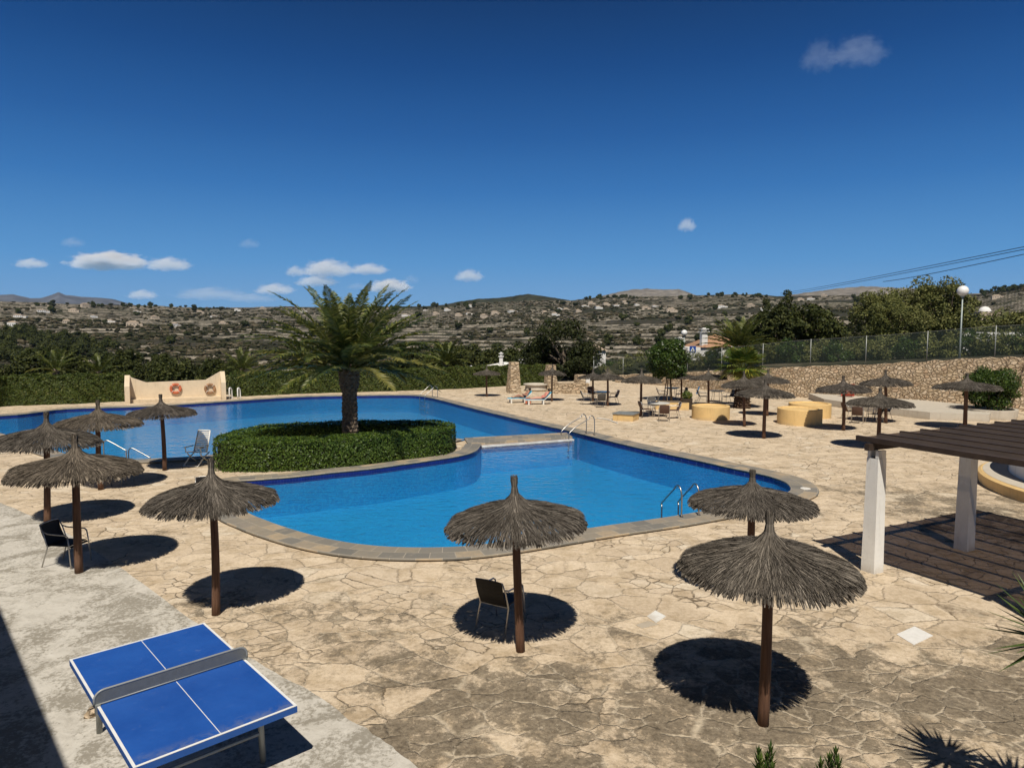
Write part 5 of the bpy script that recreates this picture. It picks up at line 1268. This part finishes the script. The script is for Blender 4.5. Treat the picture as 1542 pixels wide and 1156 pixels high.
# ------------------------------------------------------------------ lamps, sign, wires
def lamp(label,px,Y,pyg,z0,r):
    p=AT(px,pyg,Y); t=thing('globe_lamp',label,'street lamp',(p[0],Y,z0)); h=p[2]-z0
    MB().tube([(0,0,0),(0,0,h*.3),(0,0,h-r)],[.06,.05,.04],10).build('pole',M['lpole'],t,True)
    MB().lathe([(.10,h-r-.06),(.12,h-r*.86)],12).build('collar',M['lpole'],t)
    MB().lathe([(r*math.sin(q),h-r*math.cos(q)) for q in np.linspace(.05,math.pi,16)],24).build('globe',M['globe'],t,True)
lamp('globe lamp on a tall pale pole standing on the rubble wall',1450,42.5,438,2.4,.32)
lamp('globe lamp between the round clipped tree and the pedestrian sign',1030.5,63,501,.6,.27)
lamp('small globe lamp half hidden behind the long hedge',709.5,62,553,-2.0,.16)
p=AT(1043,526,63); t=thing('crossing_sign','blue square pedestrian crossing sign on a grey post behind the wall','road sign',(p[0],63,.6),R(-6)); h=p[2]-.6
MB().tube([(0,0,-.3),(0,0,h+.2)],.035,8).build('post',M['galv'],t,True); MB().box((0,-.05,h),(.56,.03,.60)).build('panel',M['signb'],t)
MB().add([(-.22,-.068,h-.21),(.22,-.068,h-.21),(0,-.068,h+.22)],[(0,1,2)]).build('white_triangle',M['line'],t)
f=MB(); f.box((0,-.073,h+.055),(.045,.004,.05)); f.box((0,-.073,h-.02),(.05,.004,.10)); f.add([(-.02,-.073,h-.06),(.02,-.073,h-.06),(-.04,-.073,h-.17),(-.075,-.073,h-.17)],[(0,3,2,1)]); f.add([(-.01,-.073,h-.06),(.025,-.073,h-.06),(.085,-.073,h-.17),(.05,-.073,h-.17)],[(0,3,2,1)]); f.add([(-.025,-.073,h+.02),(-.025,-.073,h-.01),(-.09,-.073,h-.07),(-.09,-.073,h-.045)],[(0,3,2,1)]); f.add([(.025,-.073,h+.02),(.09,-.073,h-.045),(.09,-.073,h-.07),(.025,-.073,h-.01)],[(0,3,2,1)]); f.build('walking_figure',M['black'],t)
for k,(y1,y0,lab) in enumerate(((372,441,'topmost black overhead cable crossing the sky at the right'),(376,443.5,'middle black overhead cable crossing the sky at the right'),(383,443,'lowest thin overhead cable crossing the sky at the right'))):
    A_=AT(1560,y1-4,42); B_=AT(1175 if k<2 else 1330,y0 if k<2 else 424,330 if k<2 else 180)
    P=[A_*(1-s)+B_*s-np.array([0,0,(1.6 if k<2 else .8)*4*s*(1-s)*.25]) for s in np.linspace(0,1,40)]
    P=[A_+(A_-B_)*.08]+P; o=MB().tube(P,[.022]+[.022+.05*s for s in np.linspace(0,1,40)],6).build('overhead_cable',M['wire']); tag(o,lab,'cable')

# ------------------------------------------------------------------ houses
def hip(mb,c,w,d,h,z,m,o=.25):
    x,y=w/2+o,d/2+o; r=max(0,x-y)
    mb.add([(c[0]-x,c[1]-y,z),(c[0]+x,c[1]-y,z),(c[0]+x,c[1]+y,z),(c[0]-x,c[1]+y,z),(c[0]-r,c[1],z+h),(c[0]+r,c[1],z+h)],[(0,1,5,4),(1,2,5),(2,3,4,5),(3,0,4),(3,2,1,0)],m)
def chimney(t,x,y,z,h,w=.5):
    m=MB(); m.box((x,y,z+h/2),(w,w,h)); m.box((x,y,z+h+.06),(w*1.5,w*1.5,.12)); m.box((x,y,z+h+.24),(w*.7,w*.7,.24)); m.box((x,y,z+h+.42),(w*1.3,w*1.3,.1)); m.box((x,y,z+h+.53),(w*.5,w*.5,.12)); return m.build('chimney',M['housew'],t)
x=AT(1062,578,92)[0]; z0=float(terr(x,92)); t=thing('white_villa','white villa with an orange tiled roof and white chimneys beyond the road','house',(x,92,z0-.3),R(8))
eh=AT(1062,522,92)[2]-z0
MB().box((0,0,eh/2),(7.5,6,eh+.6)).build('wall',M['housew'],t); rf=MB(); hip(rf,(1.2,0),6.0,6,1.7,eh+.3,0); rf.build('roof',M['roof'],t)
MB().box((-5.0,-.5,eh*.38),(3.2,4,eh*.76)).build('annex_wall',M['housew'],t); rf=MB(); hip(rf,(-5,-.5),3.2,4,.7,eh*.76+.01,0); rf.build('annex_roof',M['roofp'],t)
chimney(t,-1.3,-2.2,eh+.3,1.9,.75); chimney(t,-4.2,-1.5,eh*.76,1.4,.7)
for x_,z_ in ((-.8,eh*.55),(2.2,eh*.55)):
    w_=MB(); w_.box((x_,-3.01,z_),(1.0,.08,1.1)); wo=w_.build('window',M['window'],t)
ar=MB(); n=14
for k in range(n): q0=math.pi*k/n; q1=math.pi*(k+1)/n; ar.add([(2.6+r_*math.cos(q),yy,eh*.30+r_*math.sin(q)) for yy in (-3.3,-3.05) for r_,q in ((1.3,q0),(1.3,q1),(1.65,q1),(1.65,q0))],[(0,1,2,3),(7,6,5,4),(0,4,5,1),(1,5,6,2),(2,6,7,3),(3,7,4,0)])
ar.build('arch',M['housew'],t)
x=AT(770,578,88)[0]; z0=float(terr(x,88)); t=thing('white_cottage','low white cottage with a rounded gable and slim chimney behind the hedge','house',(x,88,z0),R(-4)); eh=AT(770,552,88)[2]-z0
MB().box((0,0,eh/2),(6.5,5,eh)).build('wall',M['housew'],t); rf=MB(); hip(rf,(-.8,0),5.0,5,.6,eh+.01,0); rf.build('roof',M['white'],t); chimney(t,-1.15,-1.6,eh,1.3,.42)
dm=MB(); k=16; dm.add([(1.7+1.35*math.cos(q),yy,eh-.2+1.35*math.sin(q)) for yy in (-2.2,.4) for q in np.linspace(0,math.pi,k)],[(i,i+1,i+1+k,i+k) for i in range(k-1)]+[tuple(range(k)),tuple(range(2*k-1,k-1,-1))]); dm.build('rounded_gable',M['housew'],t)
MB().box((3.0,-2.51,eh*.5),(.9,.06,1.0)).build('window',M['window'],t)
x=AT(893,578,84)[0]; z0=float(terr(x,84)); t=thing('white_cottage','white walled cottage glimpsed right of the tall dark pine','house',(x,84,z0)); eh=AT(893,527,84)[2]-z0
MB().box((0,0,eh/2),(2.6,3,eh)).build('wall',M['housew'],t); rf=MB(); hip(rf,(0,0),2.6,3,.8,eh+.01,0); rf.build('roof',M['roofp'],t); MB().box((.3,-1.51,eh*.7),(.7,.06,.8)).build('window',M['window'],t)
x=AT(1477,578,120)[0]; zz=AT(1477,468,120)[2]; z0=float(terr(x,120)); t=thing('domed_house','small white domed house on the slope behind the globe lamp','house',(x,120,z0)); hh=zz-z0
MB().box((0,0,hh/2-.4),(3.4,3.0,hh+.3)).build('wall',M['roofp'],t); MB().lathe([(.98*math.cos(q),hh-.25+1.0*math.sin(q)) for q in np.linspace(0,math.pi/2,10)],24).build('dome',M['housew'],t,True); MB().box((0,-1.62,hh*.6),(.8,.06,.9)).build('window',M['window'],t)
MB().box((0,0,0),(7.5,.35,1.0)).build('garden_wall',M['housew']); o=bpy.data.objects['garden_wall']
x=AT(1525,578,58)[0]; o.location=(x,58,float(terr(x,58))+.6); o.scale=(1.2,1,1.5); tag(o,'long white garden wall seen through the chain link fence','wall')
def hh_mesh(seed):
    g=np.random.default_rng(seed); mb=MB(); w,d,h=g.uniform(9,14),g.uniform(7,9),g.uniform(3.2,5.5); mb.box((0,0,h/2-1),(w,d,h+2)); hip(mb,(0,0),w,d,1.8,h+.02,1,.3)
    w2=g.uniform(4,6); mb.box((w/2+w2/2-.01,-.6,h*.3-1),(w2,d*.7,h*.6+2)); hip(mb,(w/2+w2/2,-.6),w2-.5,d*.7,1.0,h*.6+.02,1,.2)
    for x_ in np.linspace(-w/2+1.4,w/2-1.4,4): mb.box((x_,-d/2,h*.5),(1.0,.1,1.3),m=2)
    mb.box((w*.2,d*.1,h+1.4),(.7,.7,1.6)); return mb
HB=[hh_mesh(s) for s in (1,2,3,4)]
M['housec']=simple('cream_house_wall',(.52,.43,.33),.9,.08,.5)
HM=[b.mesh('hill_house',[M['housew' if i%2==0 else 'housec'],M['roofp'],M['window']]) for i,b in enumerate(HB)]
spots=[(28,478),(75,463),(20,492),(110,470),(62,470),(100,487),(140,478),(128,462),(205,470),(232,480),(262,492),(300,471),(322,478),(335,490),(356,468),(200,492),(165,485),(395,466),(455,470),(560,470),(640,468),(655,474),(672,468),(690,476),(705,473),(728,478),(708,462),(745,474),(770,470),(820,472),(842,466),(852,468),(880,462),(890,459),(900,465),(912,460),(928,462),(940,457),(958,460),(972,466),(985,462),(870,470),(835,476),(1010,470),(1085,463),(1130,462),(1150,468),(1205,452),(1220,451),(1240,446),(1212,470),(1252,487),(610,476),(585,466),(1335,446),(1500,450)]
for k,(px,py) in enumerate(spots):
    d,a_=dfor(px,py); d=min(d,1620); x,y=d*math.sin(a_),d*math.cos(a_); o=bpy.data.objects.new('hill_house',HM[k%4]); col.objects.link(o); o.location=(x,y,float(terr(x,y))); o.rotation_euler=(0,0,a_*-1+rr.uniform(-.5,.5)); s_=rr.uniform(.6,1.0); o.scale=(s_,)*3
    w_=k%2==0; tag(o,'small %s house with a pale tiled roof on the terraced hillside'%('white' if w_ else 'cream'),'house','%s houses scattered on the hillside'%('white' if w_ else 'cream'))

# building behind the viewpoint whose shadow falls over the path
n_=np.array([.743,.669]); e_=np.array([-.669,.743]); c0=n_*-1.62
t=thing('terrace_building','plain white rendered building beside the concrete path, casting its shadow over it','building',(*c0,0),math.atan2(-e_[1],-e_[0]))
MB().box((0,-4.0,3.0),(40,8,6.0)).build('wall',M['white'],t); MB().box((0,-4.0,6.08),(40.0,8.0,.15)).build('roof',M['roof'],t)
for k in range(8):
    for z_ in (1.5,4.4): MB().box((-14+k*4,.0,z_),(1.3,.10,1.3)).build('window',M['window'],t)

# ------------------------------------------------------------------ clouds
def m_cloud(den):
    t=NT('cumulus'); t.t.nodes.remove(t.b); p=t.obj()
    v=t.n('ShaderNodeVolumePrincipled'); v.inputs['Color'].default_value=(1,1,1,1); v.inputs['Anisotropy'].default_value=0
    w=t.vadd(p,t.vadd(t.noise(p,1.6,4,.6,out='Color'),(.5,.5,.5),'SUBTRACT'))
    x,y,z=t.sep(w); zz=t.math('MULTIPLY',z,t.mr(z,-.2,.05,1.9,1.0)); 
    ln=t.n('ShaderNodeVectorMath',operation='LENGTH'); t.l(t.comb(x,y,zz),ln.inputs[0])
    f=t.math('SUBTRACT',.78,ln.outputs['Value']); n=t.noise(p,4.2,7,.72)
    f=t.math('ADD',f,t.math('MULTIPLY',t.math('SUBTRACT',n,.55),1.1)); f=t.mr(f,.0,.26)
    t.val(v.inputs['Density'],t.math('MULTIPLY',f,den)); t.l(v.outputs[0],t.out.inputs['Volume']); return t.mat
MC=[m_cloud(.016),m_cloud(.006),m_cloud(.0009),m_cloud(.00038)]
CL=[(165,396,60,14,0,'brightest cumulus cloud low over the left hills'),(255,400,36,11,1,'small white cloud right of the brightest one'),(48,398,26,8,1,'thin white cloud at the left picture edge'),(495,407,42,14,1,'white cloud just above the palm top, left'),(445,410,16,9,1,'tiny cloud left of the palm top clouds'),(478,425,34,9,1,'flat cloud directly behind the palm top'),(556,407,32,9,1,'white cloud right above the palm'),(588,433,34,11,0,'bright white cloud right of the palm crown'),(415,437,32,9,1,'low white cloud left of the palm crown'),(707,417,24,10,1,'small cloud alone right of the palm'),(1035,341,15,11,1,'tiny cloud alone in the middle of the sky'),(215,445,24,8,1,'low cloud above the far mountain slope'),(376,368,18,8,2,'faint small cloud high left of the palm'),(1295,82,46,24,3,'faint wispy cloud high in the right sky'),(1235,90,30,26,3,'fainter half of the wispy cloud pair in the right sky'),(320,444,60,11,2,'faint long cloud bank low over the left skyline'),(385,450,44,8,2,'faint low cloud bank just above the skyline'),(110,366,20,8,2,'faint grey wisp above the brightest cumulus'),(540,432,20,6,2,'thin wisp between the palm fronds'),(620,422,14,8,2,'tiny wisp right of the bright palm cloud')]
for (px,py,rx,ry,k,lab) in CL:
    Yc=13500; c=AT(px,py,Yc); s=Yc/1050.0; mb=MB().add(IV2*1.05,IF2); o=mb.build('cloud',MC[k]); o.location=Vector(c); o.scale=(rx*s*1.35,rx*s*.8,ry*s*1.6); tag(o,lab,'cloud','small clouds in the sky')

# ------------------------------------------------------------------ sky, sun
w=bpy.data.worlds.new('World'); scene.world=w; w.use_nodes=True; nt=w.node_tree; bg=nt.nodes['Background']
sk=nt.nodes.new('ShaderNodeTexSky'); sk.sky_type='NISHITA'; sk.sun_disc=False; sk.sun_elevation=R(55.5); sk.sun_rotation=math.pi; sk.altitude=400; sk.dust_density=.3; sk.ozone_density=3.0; sk.air_density=1.0
sx=nt.nodes.new('ShaderNodeVectorMath'); sx.operation='SCALE'; nt.links.new(sk.outputs[0],sx.inputs[0]); sx.inputs[3].default_value=.6
tc=nt.nodes.new('ShaderNodeTexCoord'); sp=nt.nodes.new('ShaderNodeSeparateXYZ'); nt.links.new(tc.outputs['Generated'],sp.inputs[0])
mr=nt.nodes.new('ShaderNodeMapRange'); nt.links.new(sp.outputs[2],mr.inputs[0]); mr.inputs[1].default_value=-.05; mr.inputs[2].default_value=.75
cr=nt.nodes.new('ShaderNodeValToRGB'); nt.links.new(mr.outputs[0],cr.inputs[0])
def lin(r,g_,b_): return [((c/255/12.92) if c/255<.04045 else ((c/255+.055)/1.055)**2.4) for c in (r,g_,b_)]
ST_=[(-.05,(120,168,208)),(.0,(118,168,212)),(.045,(104,160,213)),(.09,(82,148,208)),(.187,(47,114,182)),(.26,(27,90,158)),(.34,(6,68,132)),(.41,(0,52,107)),(.47,(2,34,76)),(.55,(3,24,58)),(.75,(3,15,40))]
e=cr.color_ramp.elements
while len(e)<len(ST_): e.new(.5)
for el,(z,c) in zip(e,ST_): el.position=(z+.05)/.8; el.color=(*[q/.1 for q in lin(*c)],1)
mx=nt.nodes.new('ShaderNodeMix'); mx.data_type='RGBA'; mx.inputs[0].default_value=.94; nt.links.new(sx.outputs[0],mx.inputs[6]); nt.links.new(cr.outputs[0],mx.inputs[7])
nt.links.new(mx.outputs[2],bg.inputs[0]); bg.inputs[1].default_value=.1
s=bpy.data.lights.new('sun','SUN'); s.energy=4.75; s.angle=R(.53); s.color=(1,.935,.83); so=bpy.data.objects.new('sun',s); col.objects.link(so)
so.rotation_euler=(R(90-55.5),0,R(0)); so.location=(0,-30,60)
scene.view_settings.view_transform='Standard'; scene.view_settings.look='None'; scene.view_settings.exposure=0
scene.cycles.use_denoising=True; scene.cycles.max_bounces=8; scene.cycles.transparent_max_bounces=24; scene.cycles.volume_bounces=3
scene.cycles.use_adaptive_sampling=True; scene.cycles.adaptive_threshold=.015

hz=bpy.data.materials.new('haze'); hz.use_nodes=True; ht=hz.node_tree; ht.nodes.clear(); ho=ht.nodes.new('ShaderNodeOutputMaterial'); hv=ht.nodes.new('ShaderNodeVolumePrincipled')
hv.inputs['Color'].default_value=(.42,.66,1,1); hv.inputs['Density'].default_value=.000021; ht.links.new(hv.outputs[0],ho.inputs['Volume'])
o=MB().box((0,4500,330),(16600,14600,716)).build('haze',hz); tag(o,'thin blue air between the terrace and the far hills','haze',kind='stuff')
